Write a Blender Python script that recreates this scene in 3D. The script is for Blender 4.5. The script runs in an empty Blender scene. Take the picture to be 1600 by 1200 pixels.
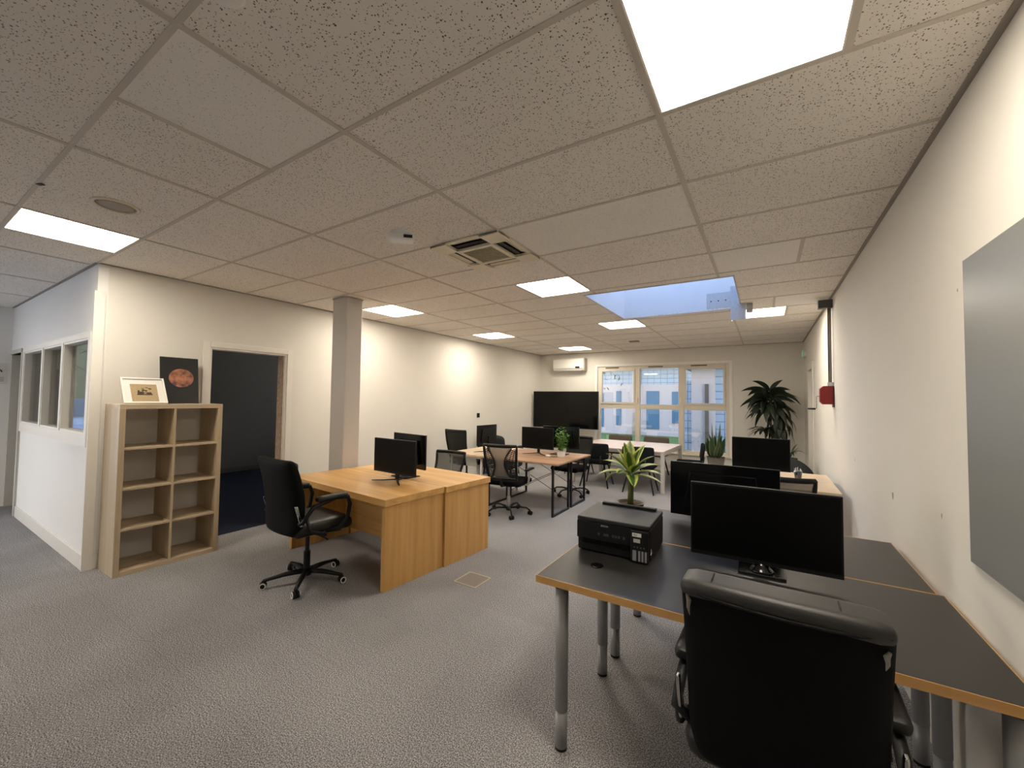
import bpy, bmesh, math, random
from mathutils import Vector, Matrix
random.seed(7)
PI = math.pi
C = bpy.context.scene.collection
SC = bpy.context.scene

# ------------------------------------------------------------------ camera
CZ = 1.536
def cam_axes(yaw, pitch, roll):
    cy, sy, cp, sp, cr, sr = math.cos(yaw), math.sin(yaw), math.cos(pitch), math.sin(pitch), math.cos(roll), math.sin(roll)
    fwd = Vector((-sy*cp, cy*cp, sp)); right = Vector((cy, sy, 0)); up = right.cross(fwd)
    return cr*right + sr*up, -sr*right + cr*up, fwd
r_, u_, f_ = cam_axes(0.556796583, 0.0367016871, 0.01282085)
cd = bpy.data.cameras.new('camera')
cam = bpy.data.objects.new('camera', cd); C.objects.link(cam)
m = Matrix((r_, u_, -f_)).transposed().to_4x4(); m.translation = Vector((0, 0, CZ))
cam.matrix_world = m
cd.sensor_fit = 'HORIZONTAL'; cd.sensor_width = 36.0; cd.lens = 634.73/1600*36
cd.clip_start = 0.05; cd.clip_end = 300
SC.camera = cam

# ------------------------------------------------------------------ world, exposure
w = bpy.data.worlds.new('world'); SC.world = w; w.use_nodes = True
nt = w.node_tree; nt.nodes.clear()
wo = nt.nodes.new('ShaderNodeOutputWorld'); bg = nt.nodes.new('ShaderNodeBackground')
tc = nt.nodes.new('ShaderNodeTexCoord'); sx = nt.nodes.new('ShaderNodeSeparateXYZ'); cr = nt.nodes.new('ShaderNodeValToRGB')
nt.links.new(tc.outputs['Generated'], sx.inputs[0]); nt.links.new(sx.outputs['Z'], cr.inputs[0])
cr.color_ramp.elements[0].position = 0.27; cr.color_ramp.elements[0].color = (2.2, 2.05, 1.95, 1)
cr.color_ramp.elements[1].position = 0.66; cr.color_ramp.elements[1].color = (0.29, 0.60, 1.22, 1)
nt.links.new(cr.outputs[0], bg.inputs[0]); bg.inputs[1].default_value = 3.0
nt.links.new(bg.outputs[0], wo.inputs[0])
SC.view_settings.view_transform = 'Standard'; SC.view_settings.look = 'None'
SC.view_settings.exposure = 0.14; SC.view_settings.gamma = 1.0; SC.view_settings.use_curve_mapping = False
LAMP = 26.5      # radiance of the LED panels

# ------------------------------------------------------------------ materials
def new_mat(name):
    m = bpy.data.materials.new(name); m.use_nodes = True
    return m, m.node_tree, m.node_tree.nodes['Principled BSDF']
def mat(name, col, rough=0.5, metal=0.0, spec=0.5, noise=0.0, nscale=8.0, bump=0.0, bscale=200.0, coat=0.0):
    m, nt, b = new_mat(name)
    b.inputs['Base Color'].default_value = (*col, 1); b.inputs['Roughness'].default_value = rough
    b.inputs['Metallic'].default_value = metal; b.inputs['Specular IOR Level'].default_value = spec
    b.inputs['Coat Weight'].default_value = coat
    tc = nt.nodes.new('ShaderNodeTexCoord')
    if noise or True:
        n = nt.nodes.new('ShaderNodeTexNoise'); n.inputs['Scale'].default_value = nscale; n.inputs['Detail'].default_value = 3
        nt.links.new(tc.outputs['Object'], n.inputs['Vector'])
        r = nt.nodes.new('ShaderNodeMix'); r.data_type = 'RGBA'
        k = max(noise, 0.02)
        r.inputs['A'].default_value = (*[c*(1-k) for c in col], 1); r.inputs['B'].default_value = (*[min(1, c*(1+k)) for c in col], 1)
        nt.links.new(n.outputs['Fac'], r.inputs['Factor']); nt.links.new(r.outputs['Result'], b.inputs['Base Color'])
    if bump:
        n2 = nt.nodes.new('ShaderNodeTexNoise'); n2.inputs['Scale'].default_value = bscale; n2.inputs['Detail'].default_value = 2
        nt.links.new(tc.outputs['Object'], n2.inputs['Vector'])
        bp = nt.nodes.new('ShaderNodeBump'); bp.inputs['Strength'].default_value = bump; bp.inputs['Distance'].default_value = 0.002
        nt.links.new(n2.outputs['Fac'], bp.inputs['Height']); nt.links.new(bp.outputs['Normal'], b.inputs['Normal'])
    return m
def wood(name, c1, c2, axis, scale=(1.2, 28.0), rough=0.45, plank=0.0):
    m, nt, b = new_mat(name)
    tc = nt.nodes.new('ShaderNodeTexCoord'); mp = nt.nodes.new('ShaderNodeMapping')
    s = [scale[1]]*3; s['XYZ'.index(axis)] = scale[0]
    mp.inputs['Scale'].default_value = s
    n = nt.nodes.new('ShaderNodeTexNoise'); n.inputs['Scale'].default_value = 1.0; n.inputs['Detail'].default_value = 6; n.inputs['Distortion'].default_value = 0.6
    nt.links.new(tc.outputs['Object'], mp.inputs[0]); nt.links.new(mp.outputs[0], n.inputs['Vector'])
    mp2 = nt.nodes.new('ShaderNodeMapping'); s2 = [7.0]*3; s2['XYZ'.index(axis)] = 0.15; mp2.inputs['Scale'].default_value = s2
    n2 = nt.nodes.new('ShaderNodeTexNoise'); n2.inputs['Scale'].default_value = 1.0; n2.inputs['Detail'].default_value = 1
    nt.links.new(tc.outputs['Object'], mp2.inputs[0]); nt.links.new(mp2.outputs[0], n2.inputs['Vector'])
    ad = nt.nodes.new('ShaderNodeMath'); ad.operation = 'ADD'
    mu = nt.nodes.new('ShaderNodeMath'); mu.operation = 'MULTIPLY'; mu.inputs[1].default_value = 1.3
    nt.links.new(n2.outputs['Fac'], mu.inputs[0]); nt.links.new(mu.outputs[0], ad.inputs[0]); nt.links.new(n.outputs['Fac'], ad.inputs[1])
    mr = nt.nodes.new('ShaderNodeMapRange'); mr.inputs['From Min'].default_value = 0.75; mr.inputs['From Max'].default_value = 1.6
    nt.links.new(ad.outputs[0], mr.inputs['Value'])
    r = nt.nodes.new('ShaderNodeMix'); r.data_type = 'RGBA'; r.inputs['A'].default_value = (*c1, 1); r.inputs['B'].default_value = (*c2, 1)
    nt.links.new(mr.outputs[0], r.inputs['Factor']); nt.links.new(r.outputs['Result'], b.inputs['Base Color'])
    b.inputs['Roughness'].default_value = rough
    return m
def emit(name, col, strength):
    m = bpy.data.materials.new(name); m.use_nodes = True; nt = m.node_tree; nt.nodes.clear()
    o = nt.nodes.new('ShaderNodeOutputMaterial'); e = nt.nodes.new('ShaderNodeEmission')
    e.inputs[0].default_value = (*col, 1); e.inputs[1].default_value = strength
    nt.links.new(e.outputs[0], o.inputs[0]); return m
def glass_mat(name, tint=(0.93, 0.97, 1.0), refl=1.0, base=0.04):
    m = bpy.data.materials.new(name); m.use_nodes = True; nt = m.node_tree; nt.nodes.clear()
    o = nt.nodes.new('ShaderNodeOutputMaterial'); t = nt.nodes.new('ShaderNodeBsdfTransparent'); g = nt.nodes.new('ShaderNodeBsdfGlossy')
    t.inputs[0].default_value = (*tint, 1); g.inputs['Roughness'].default_value = 0.0
    lw = nt.nodes.new('ShaderNodeFresnel'); lw.inputs[0].default_value = 1.5
    mu = nt.nodes.new('ShaderNodeMath'); mu.operation = 'MULTIPLY_ADD'; mu.inputs[1].default_value = refl; mu.inputs[2].default_value = base; mu.use_clamp = True
    nt.links.new(lw.outputs[0], mu.inputs[0])
    mx = nt.nodes.new('ShaderNodeMixShader'); nt.links.new(mu.outputs[0], mx.inputs[0]); nt.links.new(t.outputs[0], mx.inputs[1]); nt.links.new(g.outputs[0], mx.inputs[2])
    nt.links.new(mx.outputs[0], o.inputs[0]); return m
def fissured(name, col, dark, amount, scale=125):
    m, nt, b = new_mat(name)
    tc = nt.nodes.new('ShaderNodeTexCoord')
    v = nt.nodes.new('ShaderNodeTexVoronoi'); v.inputs['Scale'].default_value = scale; v.inputs['Randomness'].default_value = 1.0
    n = nt.nodes.new('ShaderNodeTexNoise'); n.inputs['Scale'].default_value = 60; n.inputs['Detail'].default_value = 2
    n3 = nt.nodes.new('ShaderNodeTexNoise'); n3.inputs['Scale'].default_value = 1.1; n3.inputs['Detail'].default_value = 2
    dm = nt.nodes.new('ShaderNodeVectorMath'); dm.operation = 'SCALE'; dm.inputs['Scale'].default_value = 0.012
    av = nt.nodes.new('ShaderNodeVectorMath'); av.operation = 'ADD'
    nt.links.new(tc.outputs['Object'], n.inputs['Vector']); nt.links.new(tc.outputs['Object'], n3.inputs['Vector'])
    nt.links.new(n.outputs['Color'], dm.inputs[0]); nt.links.new(dm.outputs[0], av.inputs[0]); nt.links.new(tc.outputs['Object'], av.inputs[1])
    nt.links.new(av.outputs[0], v.inputs['Vector'])
    # a hole where the distance to a cell point is small, in a random share of the cells
    sp = nt.nodes.new('ShaderNodeSeparateColor'); nt.links.new(v.outputs['Color'], sp.inputs[0])
    th = nt.nodes.new('ShaderNodeMath'); th.operation = 'MULTIPLY'; th.inputs[1].default_value = amount
    nt.links.new(sp.outputs[0], th.inputs[0])
    su = nt.nodes.new('ShaderNodeMath'); su.operation = 'SUBTRACT'; nt.links.new(th.outputs[0], su.inputs[0]); nt.links.new(v.outputs['Distance'], su.inputs[1])
    mr = nt.nodes.new('ShaderNodeMapRange'); mr.inputs['From Min'].default_value = 0.0; mr.inputs['From Max'].default_value = 0.08
    nt.links.new(su.outputs[0], mr.inputs['Value'])
    c0 = nt.nodes.new('ShaderNodeMix'); c0.data_type = 'RGBA'; c0.inputs['A'].default_value = (*[c*.93 for c in col], 1); c0.inputs['B'].default_value = (*[c*1.06 for c in col], 1)
    nt.links.new(n3.outputs['Fac'], c0.inputs['Factor'])
    r = nt.nodes.new('ShaderNodeMix'); r.data_type = 'RGBA'; r.inputs['B'].default_value = (*dark, 1)
    nt.links.new(mr.outputs[0], r.inputs['Factor']); nt.links.new(c0.outputs['Result'], r.inputs['A']); nt.links.new(r.outputs['Result'], b.inputs['Base Color'])
    b.inputs['Roughness'].default_value = 0.95; b.inputs['Specular IOR Level'].default_value = 0.1
    return m
def carpet(name, c1, c2, c3):
    m, nt, b = new_mat(name)
    tc = nt.nodes.new('ShaderNodeTexCoord')
    n = nt.nodes.new('ShaderNodeTexNoise'); n.inputs['Scale'].default_value = 175; n.inputs['Detail'].default_value = 3; n.inputs['Roughness'].default_value = 0.7
    n2 = nt.nodes.new('ShaderNodeTexNoise'); n2.inputs['Scale'].default_value = 1.3; n2.inputs['Detail'].default_value = 4
    nt.links.new(tc.outputs['Object'], n.inputs['Vector']); nt.links.new(tc.outputs['Object'], n2.inputs['Vector'])
    cr = nt.nodes.new('ShaderNodeValToRGB'); e = cr.color_ramp.elements
    e[0].position = 0.40; e[0].color = (*c1, 1); e[1].position = 0.62; e[1].color = (*c3, 1)
    k = e.new(0.5); k.color = (*c2, 1)
    nt.links.new(n.outputs['Fac'], cr.inputs[0])
    mx = nt.nodes.new('ShaderNodeMix'); mx.data_type = 'RGBA'; mx.blend_type = 'MULTIPLY'; mx.inputs['Factor'].default_value = 1
    mr = nt.nodes.new('ShaderNodeMapRange'); mr.inputs['From Min'].default_value = 0.3; mr.inputs['From Max'].default_value = 0.7; mr.inputs['To Min'].default_value = 0.88; mr.inputs['To Max'].default_value = 1.12
    nt.links.new(n2.outputs['Fac'], mr.inputs['Value'])
    # carpet tiles of half a metre: a faint change of pile from tile to tile
    ck = nt.nodes.new('ShaderNodeTexBrick'); ck.offset = 0.5; ck.inputs['Scale'].default_value = 1.0
    ck.inputs['Brick Width'].default_value = 0.5; ck.inputs['Row Height'].default_value = 0.5; ck.inputs['Mortar Size'].default_value = 0.004; ck.inputs['Mortar Smooth'].default_value = 1
    ck.inputs['Color1'].default_value = (1, 1, 1, 1); ck.inputs['Color2'].default_value = (0.93, 0.93, 0.93, 1); ck.inputs['Mortar'].default_value = (0.85, 0.85, 0.85, 1)
    nt.links.new(tc.outputs['Object'], ck.inputs['Vector'])
    m3 = nt.nodes.new('ShaderNodeMix'); m3.data_type = 'RGBA'; m3.blend_type = 'MULTIPLY'; m3.inputs['Factor'].default_value = 1
    nt.links.new(cr.outputs[0], mx.inputs['A']); nt.links.new(mr.outputs[0], mx.inputs['B'])
    nt.links.new(mx.outputs['Result'], m3.inputs['A']); nt.links.new(ck.outputs['Color'], m3.inputs['B'])
    nt.links.new(m3.outputs['Result'], b.inputs['Base Color'])
    bp = nt.nodes.new('ShaderNodeBump'); bp.inputs['Strength'].default_value = 0.25; bp.inputs['Distance'].default_value = 0.003
    nt.links.new(n.outputs['Fac'], bp.inputs['Height']); nt.links.new(bp.outputs['Normal'], b.inputs['Normal'])
    b.inputs['Roughness'].default_value = 1.0; b.inputs['Specular IOR Level'].default_value = 0.05
    return m
def grid_mat(name, c1, c2, w_, h_, gap, rough=0.3):
    m, nt, b = new_mat(name)
    tc = nt.nodes.new('ShaderNodeTexCoord'); mp = nt.nodes.new('ShaderNodeMapping'); mp.inputs['Rotation'].default_value = (PI/2, 0, 0)
    ck = nt.nodes.new('ShaderNodeTexBrick'); ck.offset = 0.0; ck.inputs['Scale'].default_value = 1.0
    ck.inputs['Brick Width'].default_value = w_; ck.inputs['Row Height'].default_value = h_; ck.inputs['Mortar Size'].default_value = gap
    ck.inputs['Color1'].default_value = (*c1, 1); ck.inputs['Color2'].default_value = (*[c*.9 for c in c1], 1); ck.inputs['Mortar'].default_value = (*c2, 1)
    nt.links.new(tc.outputs['Object'], mp.inputs[0]); nt.links.new(mp.outputs[0], ck.inputs['Vector']); nt.links.new(ck.outputs['Color'], b.inputs['Base Color'])
    b.inputs['Roughness'].default_value = rough
    return m
def leaf_mat(name, mid, edge, lo=0.55, hi=0.8, rough=0.4):
    m, nt, b = new_mat(name)
    tc = nt.nodes.new('ShaderNodeTexCoord'); sx = nt.nodes.new('ShaderNodeSeparateXYZ'); nt.links.new(tc.outputs['UV'], sx.inputs[0])
    mr = nt.nodes.new('ShaderNodeMapRange'); mr.inputs['From Min'].default_value = lo; mr.inputs['From Max'].default_value = hi
    ab = nt.nodes.new('ShaderNodeMath'); ab.operation = 'MULTIPLY_ADD'; ab.inputs[1].default_value = 2; ab.inputs[2].default_value = -1
    a2 = nt.nodes.new('ShaderNodeMath'); a2.operation = 'ABSOLUTE'
    nt.links.new(sx.outputs['X'], ab.inputs[0]); nt.links.new(ab.outputs[0], a2.inputs[0]); nt.links.new(a2.outputs[0], mr.inputs['Value'])
    r = nt.nodes.new('ShaderNodeMix'); r.data_type = 'RGBA'; r.inputs['A'].default_value = (*mid, 1); r.inputs['B'].default_value = (*edge, 1)
    nt.links.new(mr.outputs[0], r.inputs['Factor'])
    n = nt.nodes.new('ShaderNodeTexNoise'); n.inputs['Scale'].default_value = 30; nt.links.new(tc.outputs['Object'], n.inputs['Vector'])
    mx = nt.nodes.new('ShaderNodeMix'); mx.data_type = 'RGBA'; mx.blend_type = 'MULTIPLY'; mx.inputs['Factor'].default_value = 1
    m2 = nt.nodes.new('ShaderNodeMapRange'); m2.inputs['To Min'].default_value = 0.6; m2.inputs['To Max'].default_value = 1.3; nt.links.new(n.outputs['Fac'], m2.inputs['Value'])
    nt.links.new(r.outputs['Result'], mx.inputs['A']); nt.links.new(m2.outputs[0], mx.inputs['B']); nt.links.new(mx.outputs['Result'], b.inputs['Base Color'])
    b.inputs['Roughness'].default_value = rough
    return m
def mesh_fabric(name, col, alpha):
    m, nt, b = new_mat(name)
    b.inputs['Base Color'].default_value = (*col, 1); b.inputs['Roughness'].default_value = 0.8
    tc = nt.nodes.new('ShaderNodeTexCoord'); v = nt.nodes.new('ShaderNodeTexNoise'); v.inputs['Scale'].default_value = 400
    nt.links.new(tc.outputs['Object'], v.inputs['Vector'])
    mr = nt.nodes.new('ShaderNodeMapRange'); mr.inputs['To Min'].default_value = alpha-.15; mr.inputs['To Max'].default_value = alpha+.15
    nt.links.new(v.outputs['Fac'], mr.inputs['Value']); nt.links.new(mr.outputs[0], b.inputs['Alpha'])
    return m

M = {}
M['wall'] = mat('wall_paint', (0.755, 0.722, 0.662), 0.9, spec=0.2, noise=0.02, nscale=3, bump=0.12, bscale=140)
M['wallp'] = mat('partition_paint', (0.86, 0.845, 0.82), 0.6, spec=0.3, noise=0.02, nscale=3)
M['trim'] = mat('white_trim', (0.80, 0.76, 0.70), 0.45, noise=0.02)
M['frame'] = mat('cream_window_frame', (0.72, 0.66, 0.56), 0.4, noise=0.03)
M['col'] = mat('column_paint', (0.62, 0.59, 0.56), 0.6, noise=0.02)
M['tileA'] = fissured('fissured_ceiling_tile', (0.90, 0.845, 0.775), (0.14, 0.11, 0.09), 0.42)
M['tileB'] = fissured('plain_ceiling_tile', (0.93, 0.89, 0.83), (0.45, 0.40, 0.35), 0.34)
M['tbar'] = mat('ceiling_grid', (0.62, 0.56, 0.49), 0.6, noise=0.03)
M['carpet'] = carpet('grey_carpet', (0.095, 0.090, 0.094), (0.262, 0.253, 0.257), (0.60, 0.58, 0.58))
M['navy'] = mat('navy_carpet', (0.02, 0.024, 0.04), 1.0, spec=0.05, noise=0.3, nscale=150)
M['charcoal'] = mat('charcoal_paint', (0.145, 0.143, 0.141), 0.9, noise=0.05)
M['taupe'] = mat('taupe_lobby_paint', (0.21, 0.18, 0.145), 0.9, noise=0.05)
M['lamp'] = emit('led_diffuser', (1.0, 0.90, 0.75), LAMP)
M['lampframe'] = mat('lamp_frame', (0.75, 0.72, 0.66), 0.4)
M['oakX'] = wood('oak_veneer_along', (0.52, 0.275, 0.080), (0.78, 0.46, 0.165), 'X', rough=0.35)
M['oakZ'] = wood('oak_veneer_upright', (0.50, 0.26, 0.070), (0.72, 0.42, 0.145), 'Z', rough=0.4)
M['greyoakZ'] = wood('pale_oak_upright', (0.44, 0.335, 0.215), (0.64, 0.51, 0.345), 'Z', rough=0.5)
M['greyoakY'] = wood('pale_oak_along', (0.47, 0.36, 0.235), (0.66, 0.53, 0.37), 'Y', rough=0.5)
M['walnut'] = wood('brown_tabletop', (0.33, 0.185, 0.105), (0.50, 0.31, 0.19), 'X', rough=0.4)
M['maple'] = wood('light_tabletop', (0.60, 0.45, 0.30), (0.72, 0.57, 0.40), 'Y', scale=(1.2, 18), rough=0.4)
M['pinkwood'] = wood('pale_pink_tabletop', (0.58, 0.44, 0.37), (0.70, 0.56, 0.48), 'X', rough=0.4)
M['blacktop'] = mat('black_desk_laminate', (0.021, 0.0195, 0.019), 0.34, spec=0.4, noise=0.25, nscale=5, bump=0.05, bscale=500)
M['edge'] = wood('honey_edge_band', (0.55, 0.29, 0.09), (0.68, 0.39, 0.14), 'X', rough=0.4)
M['silver'] = mat('silver_leg_paint', (0.33, 0.33, 0.33), 0.45, metal=0.3)
M['greymetal'] = mat('grey_leg_paint', (0.55, 0.52, 0.48), 0.5, metal=0.0)
M['white'] = mat('white_plastic', (0.80, 0.78, 0.74), 0.4)
M['offwhite'] = mat('aged_white_plastic', (0.80, 0.72, 0.56), 0.45)
M['cassgrille'] = mat('cassette_grille', (0.46, 0.41, 0.27), 0.7, noise=0.2, nscale=60)
M['black'] = mat('black_plastic', (0.006, 0.006, 0.0065), 0.5, spec=0.3)
M['gloss'] = mat('black_gloss_plastic', (0.004, 0.004, 0.0045), 0.14, spec=0.35)
M['screen'] = mat('dark_screen', (0.0018, 0.0018, 0.002), 0.35, spec=0.18)
M['screengloss'] = mat('glossy_dark_screen', (0.0018, 0.0018, 0.002), 0.10, spec=0.25)
M['leather'] = mat('black_leather', (0.009, 0.0085, 0.0085), 0.42, spec=0.4, bump=0.25, bscale=320)
M['rollleather'] = mat('grey_black_leather', (0.030, 0.028, 0.027), 0.45, spec=0.5, bump=0.25, bscale=320)
M['leatherback'] = mat('worn_black_leather', (0.003, 0.003, 0.0032), 0.7, spec=0.12, bump=0.2, bscale=300)
M['tear'] = mat('torn_lining', (0.35, 0.31, 0.27), 0.9, noise=0.4, nscale=120)
M['seat'] = mat('black_seat_fabric', (0.006, 0.006, 0.007), 0.95, spec=0.1, bump=0.3, bscale=600)
M['chairfab'] = mat('charcoal_chair_fabric', (0.009, 0.011, 0.012), 0.85, spec=0.15, bump=0.2, bscale=500)
M['greyfab'] = mat('dark_grey_fabric', (0.028, 0.030, 0.032), 0.95, spec=0.1, bump=0.4, bscale=150)
M['brownfab'] = mat('brown_chair_shell', (0.10, 0.075, 0.06), 0.7)
M['chrome'] = mat('chrome', (0.55, 0.54, 0.52), 0.15, metal=1.0)
M['blackmetal'] = mat('black_metal', (0.015, 0.015, 0.017), 0.35, metal=0.4)
M['meshgrey'] = mesh_fabric('grey_mesh', (0.30, 0.27, 0.23), 0.6)
M['meshblack'] = mesh_fabric('black_mesh', (0.008, 0.008, 0.008), 0.92)
M['meshdark'] = mesh_fabric('charcoal_mesh', (0.06, 0.06, 0.06), 0.55)
M['red'] = mat('red_box_paint', (0.24, 0.008, 0.010), 0.5)
M['steel'] = mat('galvanised_steel', (0.60, 0.61, 0.62), 0.5, metal=0.2, noise=0.2, nscale=60)
M['pipe'] = mat('grey_conduit', (0.30, 0.28, 0.26), 0.4, metal=0.4)
M['board'] = mat('grey_glass_board', (0.215, 0.22, 0.215), 0.35, spec=0.4)
M['glass'] = glass_mat('window_glass', refl=2.2, base=0.05)
M['glass2'] = glass_mat('partition_glass', (0.95, 0.96, 0.95), refl=0.5, base=0.0)
M['lawn'] = mat('lawn', (0.11, 0.17, 0.03), 1.0, noise=0.5, nscale=3)
M['asphalt'] = mat('asphalt', (0.52, 0.46, 0.40), 0.95, noise=0.2)
M['render'] = mat('white_render', (0.50, 0.44, 0.43), 0.9, noise=0.05)
M['blockglass'] = grid_mat('glass_blocks', (0.34, 0.42, 0.52), (0.12, 0.15, 0.20), 0.3, 0.2, 0.012)
M['bluepaint'] = mat('blue_shutter', (0.06, 0.15, 0.24), 0.5)
M['foliage'] = leaf_mat('hedge_leaves', (0.012, 0.030, 0.012), (0.03, 0.06, 0.025))
M['bark'] = mat('bark', (0.10, 0.075, 0.05), 0.9, noise=0.4, nscale=30)
M['soil'] = mat('potting_soil', (0.10, 0.055, 0.03), 1.0, noise=0.4, nscale=80)
M['greypot'] = mat('taupe_ceramic', (0.30, 0.27, 0.24), 0.5)
M['stonepot'] = mat('grey_stone_pot', (0.12, 0.115, 0.10), 0.8, noise=0.2)
M['varieg'] = leaf_mat('variegated_leaf', (0.055, 0.16, 0.03), (0.62, 0.66, 0.16), 0.35, 0.6)
M['darkleaf'] = leaf_mat('dark_leaf', (0.006, 0.014, 0.006), (0.010, 0.022, 0.009), rough=0.5)
M['brightleaf'] = leaf_mat('bright_leaf', (0.12, 0.32, 0.03), (0.20, 0.45, 0.06))
M['snakeleaf'] = leaf_mat('snake_leaf', (0.022, 0.06, 0.02), (0.16, 0.20, 0.05), 0.75, 0.9)
M['greenstem'] = mat('green_cane', (0.12, 0.15, 0.04), 0.6, noise=0.4, nscale=40)
M['paper'] = mat('white_paper', (0.75, 0.73, 0.69), 0.8)
M['papyrus'] = mat('papyrus', (0.40, 0.30, 0.17), 0.9, noise=0.3, nscale=90)
M['ink'] = mat('brown_ink', (0.06, 0.04, 0.03), 0.9)
M['poster'] = mat('black_poster', (0.012, 0.012, 0.012), 0.4)
M['label'] = mat('white_label', (0.70, 0.66, 0.63), 0.5)
M['tank'] = mat('ink_window', (0.26, 0.26, 0.27), 0.25)
M['brandgrey'] = mat('silver_lettering', (0.45, 0.45, 0.45), 0.4)
M['hatch'] = mat('hatch_carpet', (0.26, 0.225, 0.19), 1.0, noise=0.3, nscale=200)
M['brass'] = mat('pale_hatch_frame', (0.50, 0.42, 0.32), 0.5)
M['exit'] = emit('exit_sign_face', (0.25, 0.85, 0.45), 0.45)
M['clear'] = glass_mat('clear_plastic', (0.85, 0.80, 0.80), refl=2.5, base=0.12)
M['carpaint'] = mat('blue_grey_car_paint', (0.16, 0.20, 0.27), 0.25, coat=0.5)
M['carglass'] = mat('car_glass', (0.02, 0.025, 0.03), 0.1)
M['tyre'] = mat('tyre', (0.01, 0.01, 0.01), 0.8)
M['dome'] = glass_mat('skylight_pane', (0.9, 0.95, 1.0), refl=0.5, base=0.0)
M['door'] = mat('door_paint', (0.55, 0.52, 0.47), 0.5)
M['rawwood'] = mat('raw_wood_edge', (0.40, 0.29, 0.22), 0.8, noise=0.6, nscale=25)
M['stain'] = mat('ceiling_smudge', (0.42, 0.37, 0.32), 0.95)
M['scuff'] = mat('wall_scuff', (0.38, 0.34, 0.30), 0.95)
M['roof'] = mat('roof_slab', (0.35, 0.35, 0.36), 0.95)
def planet_mat():
    m, nt, b = new_mat('red_planet_print')
    tc = nt.nodes.new('ShaderNodeTexCoord'); n = nt.nodes.new('ShaderNodeTexNoise'); n.inputs['Scale'].default_value = 14; n.inputs['Detail'].default_value = 6
    nt.links.new(tc.outputs['Object'], n.inputs['Vector']); cr = nt.nodes.new('ShaderNodeValToRGB'); e = cr.color_ramp.elements
    e[0].position = 0.38; e[0].color = (0.10, 0.045, 0.04, 1); e[1].position = 0.62; e[1].color = (0.50, 0.20, 0.11, 1)
    nt.links.new(n.outputs['Fac'], cr.inputs[0]); nt.links.new(cr.outputs[0], b.inputs['Base Color']); b.inputs['Roughness'].default_value = 0.5
    return m
M['planet'] = planet_mat()

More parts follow.
